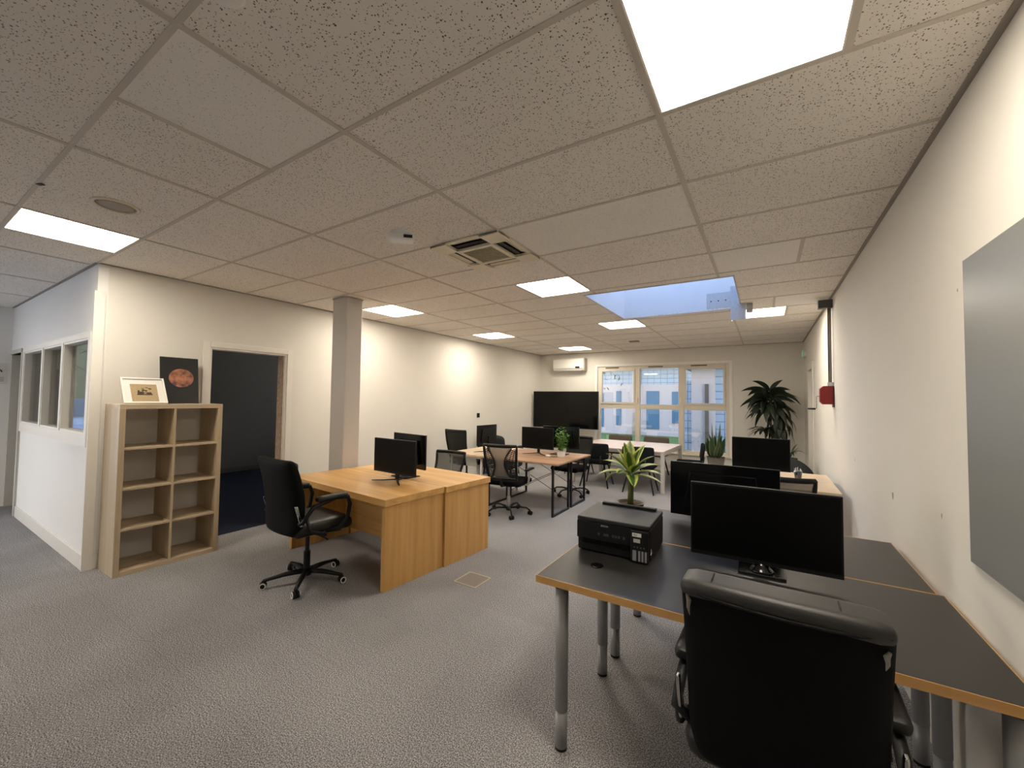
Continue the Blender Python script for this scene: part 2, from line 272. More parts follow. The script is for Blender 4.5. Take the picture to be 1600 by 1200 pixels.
# ------------------------------------------------------------------ mesh helpers
def link(name, me, m=None, parent=None, loc=None, rot=None):
    o = bpy.data.objects.new(name, me); C.objects.link(o)
    if m is not None: me.materials.append(m)
    if parent is not None: o.parent = parent
    if loc: o.location = loc
    if rot: o.rotation_euler = rot
    return o
class MB:
    def __init__(s): s.b = bmesh.new(); s.uv = None
    def box(s, x0, x1, y0, y1, z0, z1, T=None, mi=0):
        vs = [s.b.verts.new((x, y, z)) for z in (z0, z1) for y in (y0, y1) for x in (x0, x1)]
        for f in ((0,2,3,1), (4,5,7,6), (0,1,5,4), (2,6,7,3), (0,4,6,2), (1,3,7,5)):
            s.b.faces.new([vs[i] for i in f]).material_index = mi
        if T is not None:
            for v in vs: v.co = T @ v.co
        return s
    def prism(s, pts, d0, d1, axis='Z', T=None):
        """polygon pts (2-D) swept from d0 to d1 along an axis"""
        def P(a, b, d): return {'Z': (a, b, d), 'Y': (a, d, b), 'X': (d, a, b)}[axis]
        A = [s.b.verts.new(P(a, b, d0)) for a, b in pts]; B = [s.b.verts.new(P(a, b, d1)) for a, b in pts]
        n = len(pts); s.b.faces.new(A[::-1]); s.b.faces.new(B)
        for i in range(n): s.b.faces.new((A[i], A[(i+1) % n], B[(i+1) % n], B[i]))
        if T is not None:
            for v in A+B: v.co = T @ v.co
        return s
    def tube(s, pts, r, n=10, caps=True, flat=1.0):
        pts = [Vector(p) for p in pts]; rs = r if isinstance(r, (list, tuple)) else [r]*len(pts)
        rings = []; ref = None
        for i, p in enumerate(pts):
            d = (pts[min(i+1, len(pts)-1)] - pts[max(i-1, 0)]).normalized()
            if ref is None:
                ref = Vector((0, 0, 1)) if abs(d.z) < .9 else Vector((1, 0, 0))
            a = d.cross(ref).normalized(); b = a.cross(d).normalized(); ref = b
            rings.append([s.b.verts.new(p + a*math.cos(t*2*PI/n)*rs[i] + b*math.sin(t*2*PI/n)*rs[i]*flat) for t in range(n)])
        for A, B in zip(rings, rings[1:]):
            for t in range(n): s.b.faces.new((A[t], A[(t+1) % n], B[(t+1) % n], B[t]))
        if caps: s.b.faces.new(rings[0][::-1]); s.b.faces.new(rings[-1])
        return s
    def lathe(s, prof, c=(0, 0, 0), n=24, T=None):
        rings = []
        for r, z in prof:
            rings.append([s.b.verts.new((c[0]+r*math.cos(t*2*PI/n), c[1]+r*math.sin(t*2*PI/n), c[2]+z)) for t in range(n)])
        for A, B in zip(rings, rings[1:]):
            for t in range(n): s.b.faces.new((A[t], A[(t+1) % n], B[(t+1) % n], B[t]))
        if prof[0][0] > 1e-6: s.b.faces.new(rings[0][::-1])
        if prof[-1][0] > 1e-6: s.b.faces.new(rings[-1])
        if T is not None:
            for R in rings:
                for v in R: v.co = T @ v.co
        return s
    def soft(s, c, size, r, fn=None, n=10):
        """rounded block, optionally bent by fn(Vector)->Vector"""
        b2 = bmesh.new(); bmesh.ops.create_cube(b2, size=2)
        bmesh.ops.subdivide_edges(b2, edges=b2.edges[:], cuts=n, use_grid_fill=True)
        h = Vector(size)/2; mp = {}
        for v in b2.verts:
            p = Vector((v.co.x*h.x, v.co.y*h.y, v.co.z*h.z))
            q = Vector([max(-(h[i]-r), min(h[i]-r, p[i])) for i in range(3)])
            d = p-q
            p = q + d.normalized()*r if d.length > 1e-9 else p
            if fn: p = fn(p)
            mp[v] = s.b.verts.new(p + Vector(c))
        for f in b2.faces: s.b.faces.new([mp[v] for v in f.verts])
        b2.free(); return s
    def leaf(s, base, d, length, width, droop=0.5, fold=0.15, n=7, side=None, tipw=0.0, belly=0.35):
        """one blade: starts at base, heads along d and bends down"""
        if s.uv is None: s.uv = s.b.loops.layers.uv.verify()
        d = Vector(d).normalized(); p = Vector(base); up = Vector((0, 0, 1))
        sd = side or d.cross(up)
        if sd.length < 1e-3: sd = Vector((1, 0, 0))
        sd = sd.normalized(); rows = []; st = length/n
        for i in range(n+1):
            t = i/n
            wv = width/2*(max(0.0, math.sin(PI*min(1, (t**(0.5+belly))))**0.8)*0.96+0.06*(1-t)+tipw*t)
            nrm = sd.cross(d).normalized()
            rows.append((p + sd*wv + nrm*fold*wv, p.copy(), p - sd*wv + nrm*fold*wv, t))
            p = p + d*st
            d = (d + Vector((0, 0, -droop/n*1.6))).normalized()
        V = [[s.b.verts.new(q) for q in r[:3]] for r in rows]
        for i in range(n):
            for j in (0, 1):
                f = s.b.faces.new((V[i][j], V[i][j+1], V[i+1][j+1], V[i+1][j])); f.smooth = True
                for lp, uvc in zip(f.loops, ((j/2, rows[i][3]), ((j+1)/2, rows[i][3]), ((j+1)/2, rows[i+1][3]), (j/2, rows[i+1][3]))): lp[s.uv].uv = uvc
        return s
    def build(s, name, m, parent=None, smooth=False, bevel=0.0, loc=None, rot=None, solid=0.0, seg=2):
        bmesh.ops.recalc_face_normals(s.b, faces=s.b.faces[:]) if solid == 0.0 and s.uv is None else None
        me = bpy.data.meshes.new(name); s.b.to_mesh(me); s.b.free()
        if isinstance(m, (list, tuple)):
            for k in m: me.materials.append(k)
            o = link(name, me, None, parent, loc, rot)
        else: o = link(name, me, m, parent, loc, rot)
        if smooth:
            for p in me.polygons: p.use_smooth = True
        if bevel:
            k = o.modifiers.new('bevel', 'BEVEL'); k.width = bevel; k.segments = seg; k.limit_method = 'ANGLE'; k.angle_limit = 0.7
        if solid:
            k = o.modifiers.new('solidify', 'SOLIDIFY'); k.thickness = solid
        return o
def tag(o, label, cat, group=None, kind=None):
    o['label'] = label; o['category'] = cat
    if group: o['group'] = group
    if kind: o['kind'] = kind
    return o
def thing(name, label, cat, loc=(0, 0, 0), rz=0.0, group=None):
    o = bpy.data.objects.new(name, None); C.objects.link(o); o.location = loc; o.rotation_euler = (0, 0, rz); o.empty_display_size = 0.1
    return tag(o, label, cat, group)
def struct(name, mb, m, bevel=0.0, smooth=False):
    o = mb.build(name, m, None, smooth, bevel); o['kind'] = 'structure'; return o
def dup(root, loc=None, rz=None, label=None, group=None):
    r = root.copy(); C.objects.link(r)
    if loc: r.location = loc
    if rz is not None: r.rotation_euler = (0, 0, rz)
    if label: r['label'] = label
    if group: r['group'] = group
    for ch in list(root.children):
        c = ch.copy(); C.objects.link(c); c.parent = r
        for g in list(ch.children):
            d = g.copy(); C.objects.link(d); d.parent = c
    return r
def text(name, s, size, m, parent, loc, rot, depth=0.0004):
    cu = bpy.data.curves.new(name, 'FONT'); cu.body = s; cu.size = size; cu.extrude = depth; cu.align_x = 'CENTER'; cu.align_y = 'CENTER'
    cu.materials.append(m)
    tmp = bpy.data.objects.new(name+'_curve', cu); C.objects.link(tmp); bpy.context.view_layer.update()
    me = bpy.data.meshes.new_from_object(tmp.evaluated_get(bpy.context.evaluated_depsgraph_get())); bpy.data.objects.remove(tmp)
    if not me.materials: me.materials.append(m)
    o = bpy.data.objects.new(name, me); C.objects.link(o); o.parent = parent; o.location = loc; o.rotation_euler = rot
    return o
def wall_with_holes(name, m, axis, pos0, pos1, a0, a1, z0, z1, holes):
    """wall slab; axis 'X' = plane x const (runs along y), 'Y' = plane y const (runs along x)"""
    mb = MB()
    us = sorted({a0, a1, *[h[0] for h in holes], *[h[1] for h in holes]}); zs = sorted({z0, z1, *[h[2] for h in holes], *[h[3] for h in holes]})
    for u, u2 in zip(us, us[1:]):
        run = None
        for z, z2 in zip(zs, zs[1:]):
            cu, cz = (u+u2)/2, (z+z2)/2
            if any(h[0] < cu < h[1] and h[2] < cz < h[3] for h in holes):
                if run: (mb.box(pos0, pos1, u, u2, run[0], run[1]) if axis == 'X' else mb.box(u, u2, pos0, pos1, run[0], run[1])); run = None
                continue
            run = (run[0], z2) if run else (z, z2)
        if run: (mb.box(pos0, pos1, u, u2, run[0], run[1]) if axis == 'X' else mb.box(u, u2, pos0, pos1, run[0], run[1]))
    bmesh.ops.remove_doubles(mb.b, verts=mb.b.verts[:], dist=1e-5)
    return struct(name, mb, m)

# ------------------------------------------------------------------ room shell
CH = 2.70; XR = 0.64; XL = -5.03; YB = 9.5; YP = 1.087; XW = -8.75; YF = -3.6; XO = -9.1
mb = MB(); mb.box(XW-.6, XR+.2, YF-.2, YP+.12, -.12, 0); mb.box(XL-.06, XR+.2, YP+.12, YB+.25, -.12, 0); mb.box(XO-.2, XL-.06, YP+.12, 1.93, -.12, 0)
fl = struct('floor', mb, M['carpet']); fl['label'] = 'grey speckled carpet floor'
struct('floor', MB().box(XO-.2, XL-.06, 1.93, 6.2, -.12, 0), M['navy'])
wall_with_holes('wall_right', M['wall'], 'X', XR, XR+.2, YF-.2, YB+.25, 0, CH+.15, [(7.86, 8.62, 0, 2.13)])
wall_with_holes('wall_back', M['wall'], 'Y', YB, YB+.25, XL-.2, XR, 0, CH+.15, [(-3.46, -0.62, 0.40, 2.34)])
wall_with_holes('wall_left', M['wall'], 'X', XL-.12, XL, YP+.07, YB, 0, CH+.15, [(1.965, 2.79, 0, 2.045)])
wall_with_holes('wall_partition', M['wallp'], 'Y', YP, YP+.07, XW-.35, XL, 0, CH+.15,
                [(XW, -7.93, 0, 2.05), (-7.83, -6.90, 1.165, 2.04), (-6.84, -6.06, 1.165, 2.04), (-6.0, -5.15, 1.165, 2.04)])
wall_with_holes('wall_west', M['wallp'], 'X', XW-.2, XW, YF, YP, 0, CH+.15, [(-3.2, .3, .1, 2.6)])
mb = MB(); q = .06  # unseen west window, added to bring daylight onto the partition and floor
for yy in (-3.2, -2.36, -1.48, -.60, .24): mb.box(XW-.16, XW-.10, yy, yy+q, .1, 2.6)
for zz in (.1, 2.54):
    for ya, yb in ((-3.14, -2.36), (-2.30, -1.48), (-1.42, -.60), (-.54, .24)): mb.box(XW-.16, XW-.10, ya, yb, zz, zz+q)
wn = struct('window_8', mb, M['trim']); MB().box(XW-.14, XW-.135, -3.18, .28, .12, 2.58).build('pane', M['glass2'], wn)
wall_with_holes('wall_front', M['wall'], 'Y', YF-.2, YF, XW-.2, XR, 0, CH+.15, [(-8.6, -6.35, .1, 2.6)])
for k_, x_ in enumerate((-8.6,)):     # unseen windows added to let daylight in behind the photographer
    mb = MB(); q = .06
    for xx in (x_, x_+.73, x_+1.46, x_+2.19): mb.box(xx, xx+q, YF-.10, YF-.04, .1, 2.6)
    for zz in (.1, 2.54):
        for xx in (x_, x_+.73, x_+1.46): mb.box(xx+q, xx+.73, YF-.10, YF-.04, zz, zz+q)
    wn = struct('window_%d' % (6+k_), mb, M['trim'])
    MB().box(x_+.02, x_+2.23, YF-.075, YF-.07, .12, 2.58).build('pane', M['glass2'], wn)
# rooms behind the partition: a lobby with a street window, and the dark room
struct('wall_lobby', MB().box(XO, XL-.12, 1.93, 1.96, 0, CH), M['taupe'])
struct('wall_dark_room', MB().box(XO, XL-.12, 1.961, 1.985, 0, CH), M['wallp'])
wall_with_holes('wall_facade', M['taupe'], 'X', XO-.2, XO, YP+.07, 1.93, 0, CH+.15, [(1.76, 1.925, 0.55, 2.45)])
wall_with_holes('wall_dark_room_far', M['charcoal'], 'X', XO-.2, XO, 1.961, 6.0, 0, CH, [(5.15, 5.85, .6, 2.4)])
wn = struct('window_9', MB().box(XO-.14, XO-.10, 5.15, 5.19, .6, 2.4).box(XO-.14, XO-.10, 5.81, 5.85, .6, 2.4), M['trim'])  # out-of-view window added so daylight reaches the charcoal wall
MB().box(XO-.125, XO-.12, 5.17, 5.83, .61, 2.39).build('pane', M['glass2'], wn)
wall_with_holes('wall_dark_room_end', M['wallp'], 'Y', 6.0, 6.2, XO-.2, XL-.12, 0, CH, [(-8.4, -6.6, .9, 2.3)])
wn = struct('window_10', MB().box(-8.4, -8.35, 6.08, 6.12, .9, 2.3).box(-6.65, -6.6, 6.08, 6.12, .9, 2.3), M['trim'])  # second unseen window, added to brighten the dark room
MB().box(-8.38, -6.62, 6.095, 6.10, .91, 2.29).build('pane', M['glass2'], wn)
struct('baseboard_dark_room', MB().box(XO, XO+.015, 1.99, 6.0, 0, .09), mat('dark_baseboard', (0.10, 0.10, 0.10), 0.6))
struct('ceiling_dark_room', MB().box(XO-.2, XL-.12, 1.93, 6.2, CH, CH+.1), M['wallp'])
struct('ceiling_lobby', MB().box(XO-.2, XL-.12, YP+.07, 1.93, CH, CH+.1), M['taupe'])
# ceiling tiles with openings for the lamps and the skylight
GX = [-9.0, -8.75, -7.555, -6.355, -5.155, -3.955, -2.756, -1.556, -0.358, XR]
GY = [0.482+.6*k for k in range(-7, 16)]; GY[-1] = YB; GY[0] = YF
SKY = (-1.69, -0.24, 4.225, 5.72)
LAMPS = [(-4.555, -3.955, .482, 1.082), (-0.358, .242, 1.082, 1.682), (-2.156, -1.556, 3.482, 4.082), (-4.555, -3.955, 3.482, 4.082),
         (-4.555, -3.955, 5.882, 6.482), (-2.156, -1.556, 5.882, 6.482), (-0.358, .242, 5.882, 6.482), (-3.955, -3.355, 8.282, 8.882)]
CASS = (-2.17, -1.545, 2.272, 2.892)
holes = LAMPS + [SKY, (CASS[0]+.03, CASS[1]-.03, CASS[2]+.03, CASS[3]-.03)]
WHITE = [(-1.556, -0.358, 2.282, 2.882), (-2.156, -1.556, .482, 1.082), (-0.358, .242, 3.482, 4.082), (.1, XR, 5.282, 5.882), (-3.955, -2.756, 6.482, 7.082), (-8.75, -5.155, 1.0, 1.0)]
xs = sorted({*GX[1:], -2.156, *[h[0] for h in holes], *[h[1] for h in holes], *[h[0] for h in WHITE], *[h[1] for h in WHITE]})
ys = sorted({*GY, YP, *[h[2] for h in holes], *[h[3] for h in holes]})
mb = MB()
for x, x2 in zip(xs, xs[1:]):
    for y, y2 in zip(ys, ys[1:]):
        cx, cy = (x+x2)/2, (y+y2)/2
        if any(h[0] < cx < h[1] and h[2] < cy < h[3] for h in holes): continue
        if cy > YP and cx < XL-.1: continue
        mi = 1 if any(h[0] < cx < h[1] and h[2] < cy < h[3] for h in WHITE) else 0
        mb.box(x, x2, y, y2, CH, CH+.02, mi=mi)
bmesh.ops.remove_doubles(mb.b, verts=mb.b.verts[:], dist=1e-5)
seen = {}
for f in list(mb.b.faces):      # drop the inner faces two neighbouring tiles share
    k = tuple(sorted(v.index for v in f.verts)) if False else tuple(round(c, 3) for c in f.calc_center_median())
    seen.setdefault(k, []).append(f)
bmesh.ops.delete(mb.b, geom=[f for fs in seen.values() if len(fs) > 1 for f in fs], context='FACES')
o = mb.build('ceiling', [M['tileA'], M['tileB']]); o['kind'] = 'structure'
mb = MB()
def bar(x0, x1, y0, y1):
    mb.box(x0, x1, y0, y1, CH-(.0042 if y1-y0 > x1-x0 else .0036), CH+.001)
def hit_sky(a, b, c, d): return a < SKY[1] and b > SKY[0] and c < SKY[3] and d > SKY[2]
for x in GX[2:-1]:
    y1 = YB if x > XL else YP
    if SKY[0] < x < SKY[1]: bar(x-.012, x+.012, YF, SKY[2]); bar(x-.012, x+.012, SKY[3], y1)
    else: bar(x-.012, x+.012, YF, y1)
for y in GY[1:-1]:
    if y > 1.0: x0 = XL
    else: x0 = XW
    if SKY[2] < y < SKY[3]: bar(x0, SKY[0], y-.010, y+.010); bar(SKY[1], XR, y-.010, y+.010)
    elif CASS[2] < y < CASS[3]: bar(x0, CASS[0], y-.010, y+.010); bar(CASS[1], XR, y-.010, y+.010)
    else: bar(x0, XR, y-.010, y+.010)
for (x, y0, y1) in ((-2.156, .482, 1.082), (.242, 1.082, 1.682), (.242, 3.482, 4.082), (-2.156, 3.482, 4.082), (-4.555, .482, 1.082), (-4.555, 3.482, 4.082), (-4.555, 5.882, 6.482), (-2.156, 5.882, 6.482), (.242, 5.882, 6.482), (-3.355, 8.282, 8.882), (.1, 5.282, 5.882)):
    bar(x-.012, x+.012, y0+.010, y1-.010)
struct('trim_1', mb, M['tbar'])['label'] = 'pale metal ceiling grid'
mb = MB()      # angle trim where the ceiling meets the walls
mb.box(XR-.022, XR, YF, YB, CH-.006, CH); mb.box(XL, XR-.022, YB-.022, YB, CH-.006, CH); mb.box(XL, XL+.022, YP+.0, YB-.022, CH-.006, CH); mb.box(XW, XL, YP-.022, YP, CH-.006, CH)
struct('trim_2', mb, mat('wall_angle_trim', (0.34, 0.30, 0.26), 0.7))
# roof slab above the tiles with the skylight opening
mb = MB(); R0, R1 = CH+.17, CH+.30
mb.box(XO-.4, SKY[0]-.1, YF-.2, YB+.25, R0, R1); mb.box(SKY[1]+.1, XR+.2, YF-.2, YB+.25, R0, R1)
mb.box(SKY[0]-.1, SKY[1]+.1, YF-.2, SKY[2]-.1, R0, R1); mb.box(SKY[0]-.1, SKY[1]+.1, SKY[3]+.1, YB+.25, R0, R1)
struct('ceiling_roof', mb, M['roof'])
mb = MB(); t = .04; z0, z1 = CH+.0, CH+.95; a, b, c, d = SKY
mb.box(a-t, a, c-t, d+t, z0+.021, z1); mb.box(b, b+t, c-t, d+t, z0+.021, z1); mb.box(a, b, c-t, c, z0+.021, z1); mb.box(a, b, d, d+t, z0+.021, z1)
struct('trim_3', mb, mat('skylight_shaft_paint', (0.80, 0.80, 0.80), 0.7))['label'] = 'white skylight shaft'
mb = MB(); e = .012
mb.box(a-e, a, c-e, d+e, CH-.008, CH); mb.box(b, b+e, c-e, d+e, CH-.008, CH); mb.box(a, b, c-e, c, CH-.008, CH); mb.box(a, b, d, d+e, CH-.008, CH)
struct('trim_4', mb, M['tbar'])
struct('window_5', MB().box(a-t, b+t, c-t, d+t, CH+.955, CH+.965), M['dome'])['label'] = 'clear skylight pane'

# back window: three bays, two rows, cream frames
wx = [-3.46, -2.50, -1.555, -0.62]; zmid = 1.395; WZ0, WZ1 = .40, 2.34
mb = MB(); y0, y1 = YB+.02, YB+.09
for x in (wx[0], wx[3]-.07): mb.box(x, x+.07, y0, y1, WZ0, WZ1)
for x in wx[1:3]: mb.box(x-.055, x+.055, y0-.01, y1, WZ0+.07, WZ1-.07)
for k in range(3):
    xa = wx[k]+(.07 if k == 0 else .055); xb = wx[k+1]-(.07 if k == 2 else .055)
    mb.box(xa, xb, y0, y1, zmid-.055, zmid+.055)
mb.box(wx[0]+.07, wx[3]-.07, y0, y1, WZ0, WZ0+.07); mb.box(wx[0]+.07, wx[3]-.07, y0, y1, WZ1-.07, WZ1)
wf = struct('window_1', mb, M['frame'], bevel=.004); wf['label'] = 'cream framed courtyard window'
mb = MB()
for k in (0, 2):
    xa = wx[k]+(.07 if k == 0 else .055); xb = wx[k+1]-(.07 if k == 2 else .055); q = .045
    for (za, zb) in ((zmid+.055, WZ1-.07),):
        mb.box(xa, xa+q, y0-.02, y0+.03, za, zb); mb.box(xb-q, xb, y0-.02, y0+.03, za, zb); mb.box(xa+q, xb-q, y0-.02, y0+.03, za, za+q); mb.box(xa+q, xb-q, y0-.02, y0+.03, zb-q, zb)
mb.build('sash', M['frame'], wf, bevel=.003)
for k in range(3):
    for (za, zb) in ((WZ0+.06, zmid-.045), (zmid+.045, WZ1-.06)):
        MB().box(wx[k]+.05, wx[k+1]-.05, YB+.062, YB+.068, za, zb).build('pane', M['glass'], wf)
for x in (wx[1]-.02, wx[2]-.02):
    MB().box(x, x+.02, y0-.035, y0-.011, zmid+.08, zmid+.20).build('window_handle', M['offwhite'], wf, bevel=.003)
mb = MB()
for x in (-3.1, -2.1, -1.2): mb.box(x-.16, x+.16, y0-.012, y0-.001, WZ1-.045, WZ1-.02)
mb.build('vent_slot', mat('dark_vent', (0.15, 0.12, 0.10), 0.7), wf)
mb = MB(); mb.box(wx[0]-.06, wx[0], YB-.012, YB, WZ0-.04, WZ1+.05); mb.box(wx[3], wx[3]+.06, YB-.012, YB, WZ0-.04, WZ1+.05); mb.box(wx[0], wx[3], YB-.012, YB, WZ1, WZ1+.05)
struct('trim_5', mb, M['wallp'])
struct('trim_6', MB().box(wx[0]-.02, wx[3]+.02, YB-.05, YB+.019, WZ0-.03, WZ0-.001), M['frame'], bevel=.004)['label'] = 'window sill'
struct('trim_7', MB().box(wx[0], wx[3], YB-.03, YB-.001, .12, .2), M['white'])   # skirting duct under the window

# partition windows
for i, (x0, x1) in enumerate(((-7.83, -6.90), (-6.84, -6.06), (-6.0, -5.15))):
    mb = MB(); q = .02; ya, yb = YP-.012, YP+.075
    mb.box(x0, x0+q, ya, yb, 1.165, 2.04); mb.box(x1-q, x1, ya, yb, 1.165, 2.04); mb.box(x0+q, x1-q, ya, yb, 1.165, 1.185); mb.box(x0+q, x1-q, ya, yb, 2.02, 2.04)
    wo_ = struct('window_%d' % (i+2), mb, M['trim'])
    MB().box(x0+q, x1-q, YP+.045, YP+.051, 1.185, 2.02).build('pane', M['glass2'], wo_)
mb = MB(); ya = YP-.018
mb.box(-7.90, -5.085, ya, YP, 2.04, 2.095); mb.box(-5.15, -5.085, ya, YP, 1.165, 2.04); mb.box(-7.90, -7.83, ya, YP, 1.165, 2.04); mb.box(-6.9, -6.84, ya, YP, 1.165, 2.04); mb.box(-6.06, -6.0, ya, YP, 1.165, 2.04)
mb.box(-7.90, -5.085, ya, YP, 1.06, 1.165)
struct('trim_8', mb, M['trim'])
mb = MB(); mb.box(-7.90, XL+.012, YP-.015, YP, 0, .13); mb.box(XL, XL+.015, YP, 1.165, 0, .13)
struct('baseboard_partition', mb, M['trim'], bevel=.003)
mb = MB(); mb.box(XL, XL+.012, 2.9, YB, 0, .10); mb.box(XL+.012, -3.2, YB-.012, YB, 0, .10)
struct('baseboard_left', mb, M['trim'])
struct('baseboard_right', MB().box(XR-.012, XR, YF, 7.80, 0, .08), M['trim'])
struct('trim_9', MB().box(XL, XL+.02, YP-.02, YP+.05, 0, 2.45), M['trim'])['label'] = 'corner strip of the partition'
# doorway in the partition with a white door deeper in
mb = MB(); mb.box(-7.99, -7.93, YP-.02, YP+.28, 0, 2.05); mb.box(XW-.02, XW+.04, YP-.001, YP+.28, 0, 2.05); mb.box(XW+.04, -7.99, YP-.02, YP+.28, 2.05, 2.10)
struct('trim_10', mb, M['door'])
dd = struct('door_1', MB().box(XW+.04, -7.99, YP+.24, YP+.28, 0, 2.05), M['door']); dd['label'] = 'pale closed door beyond the partition'
mb = MB(); mb.tube([(-8.07, YP+.24, 1.02), (-8.07, YP+.20, 1.02), (-8.17, YP+.195, 1.02)], .009); mb.build('door_handle', M['blackmetal'], dd, smooth=True)
MB().box(-8.09, -8.05, YP+.232, YP+.24, .92, .98).build('lock', M['blackmetal'], dd)
# dark room doorway frame
mb = MB(); xo, xi = XL-.12, XL
y0, y1, zt = 1.985, 2.77, 2.03
mb.box(xo-.01, xi+.006, y0-.02, y0, 0, zt+.02); mb.box(xo-.01, xi+.006, y1, y1+.02, 0, zt+.02); mb.box(xo-.01, xi+.006, y0, y1, zt, zt+.02)
mb.box(xi, xi+.018, y0-.085, y0-.02, 0, zt+.08); mb.box(xi, xi+.018, y1+.02, y1+.085, 0, zt+.08); mb.box(xi, xi+.018, y0-.02, y1+.02, zt+.02, zt+.08)
struct('door_2', mb, M['trim'], bevel=.003)['label'] = 'white frame of the dark doorway'
struct('trim_11', MB().box(xo-.02, xi-.03, y1-.012, y1-.0005, 0, zt), M['rawwood'])
# door in the right wall
mb = MB(); xo = XR; y0, y1, zt = 7.86, 8.62, 2.13
mb.box(xo-.012, xo+.14, y0, y0+.05, 0, zt); mb.box(xo-.012, xo+.14, y1-.05, y1, 0, zt); mb.box(xo-.012, xo+.14, y0+.05, y1-.05, zt-.05, zt)
mb.box(xo-.014, xo-.001, y0-.06, y0, 0, zt+.06); mb.box(xo-.014, xo-.001, y1, y1+.06, 0, zt+.06); mb.box(xo-.014, xo-.001, y0, y1, zt, zt+.06)
d3 = struct('door_3', mb, M['trim']); d3['label'] = 'door in the right wall'
MB().box(xo+.10, xo+.14, y0+.05, y1-.05, 0, zt-.05).build('door_leaf', M['door'], d3)
MB().tube([(xo+.10, y0+.12, 1.02), (xo+.06, y0+.12, 1.02), (xo+.055, y0+.22, 1.02)], .01).build('door_handle', M['chrome'], d3, smooth=True)
# column
mb = MB(); mb.box(-4.335, -4.075, 2.93, 3.14, 0, CH); struct('wall_column', mb, M['col'], bevel=.006)['label'] = 'grey painted square column'
mb = MB(); mb.box(-4.342, -4.068, 2.923, 3.147, CH-.018, CH-.006); struct('trim_12', mb, M['tbar'])
mb = MB(); mb.box(-4.12, -4.07, 2.922, 2.929, .0, 2.52); mb.box(-4.074, -4.067, 2.929, 2.98, 0, 2.52); struct('trim_13', mb, M['col'])

# ------------------------------------------------------------------ ceiling fixtures
LABS = ['square LED ceiling panel nearest the partition corner on the left', 'largest bright LED ceiling panel, close overhead at top right',
        'LED ceiling panel just beyond the ceiling air cassette', 'LED ceiling panel beside the head of the grey column',
        'LED ceiling panel along the left wall beyond the column', 'LED ceiling panel just past the far left corner of the skylight',
        'LED ceiling panel at the right past the skylight bracket', 'farthest LED ceiling panel, in front of the wall air conditioner']
l0 = None
for (x0, x1, y0, y1), lab in zip(LAMPS, LABS):
    if l0 is None:
        l0 = thing('ceiling_light', lab, 'ceiling light', ((x0+x1)/2, (y0+y1)/2, CH), 0, 'square LED panels in the ceiling grid')
        h = .299; q = .016; mb = MB()
        mb.box(-h, h, -h, -h+q, -.003, .025); mb.box(-h, h, h-q, h, -.003, .025); mb.box(-h, -h+q, -h+q, h-q, -.003, .025); mb.box(h-q, h, -h+q, h-q, -.003, .025)
        mb.build('frame', M['lampframe'], l0)
        MB().box(-h+q, h-q, -h+q, h-q, .006, .016).build('diffuser', M['lamp'], l0)
    else: dup(l0, ((x0+x1)/2, (y0+y1)/2, CH), 0, lab)

# cassette air conditioner
t = thing('ceiling_air_conditioner', 'cream four-way cassette air conditioner set in the ceiling', 'air conditioner', ((CASS[0]+CASS[1])/2, (CASS[2]+CASS[3])/2, CH))
h = .312; i0 = .17
mb = MB()
cs = .11
for sx_ in (-1, 1):
    for sy_ in (-1, 1):
        pts = [(sx_*h, sy_*h), (sx_*(h-cs-.05), sy_*h), (sx_*(i0-.01), sy_*(i0+.01)), (sx_*(i0-.03), sy_*(i0-.03)), (sx_*(i0+.01), sy_*(i0-.01)), (sx_*h, sy_*(h-cs-.05))]
        if sx_*sy_ < 0: pts = pts[::-1]
        MB().prism(pts, -.028, -.006).build('corner_cover', M['offwhite'], t, bevel=.003)
mb = MB(); mb.box(-h, h, -h, -h+.03, -.018, -.0045); mb.box(-h, h, h-.03, h, -.018, -.0045); mb.box(-h, -h+.03, -h+.03, h-.03, -.018, -.0045); mb.box(h-.03, h, -h+.03, h-.03, -.018, -.0045)
mb.build('panel_frame', M['offwhite'], t)
mb = MB(); mb.box(-i0, i0, -i0, -i0+.035, -.032, -.01); mb.box(-i0, i0, i0-.035, i0, -.032, -.01); mb.box(-i0, -i0+.035, -i0+.035, i0-.035, -.032, -.01); mb.box(i0-.035, i0, -i0+.035, i0-.035, -.032, -.01)
mb.build('grille_frame', M['offwhite'], t, bevel=.003)
mb = MB(); mb.box(-i0+.035, i0-.035, -i0+.035, i0-.035, -.022, -.012)
for k in range(12): y = -i0+.05+k*.0218; mb.box(-i0+.036, i0-.036, y-.002, y+.002, -.028, -.022)
mb.build('grille', M['cassgrille'], t)
MB().box(-h+.03, h-.03, -h+.03, h-.03, .015, .05).build('cavity', mat('dark_duct', (0.01, 0.01, 0.012), 0.8), t)
for k in range(4):
    T = Matrix.Rotation(k*PI/2, 4, 'Z')
    mb = MB(); mb.box(-.15, .15, -.215, -.175, -.008, .004, T=T); mb.tube([T @ Vector((-.15, -.222, -.010)), T @ Vector((.15, -.222, -.010))], .004)
    mb.build('louvre', M['blackmetal'], t)
    mb = MB(); mb.prism([(-.285, -.012), (-.225, .006), (-.225, .010), (-.285, -.008)], -.15, .15, 'X', T=T)
    mb.build('flap', M['offwhite'], t)
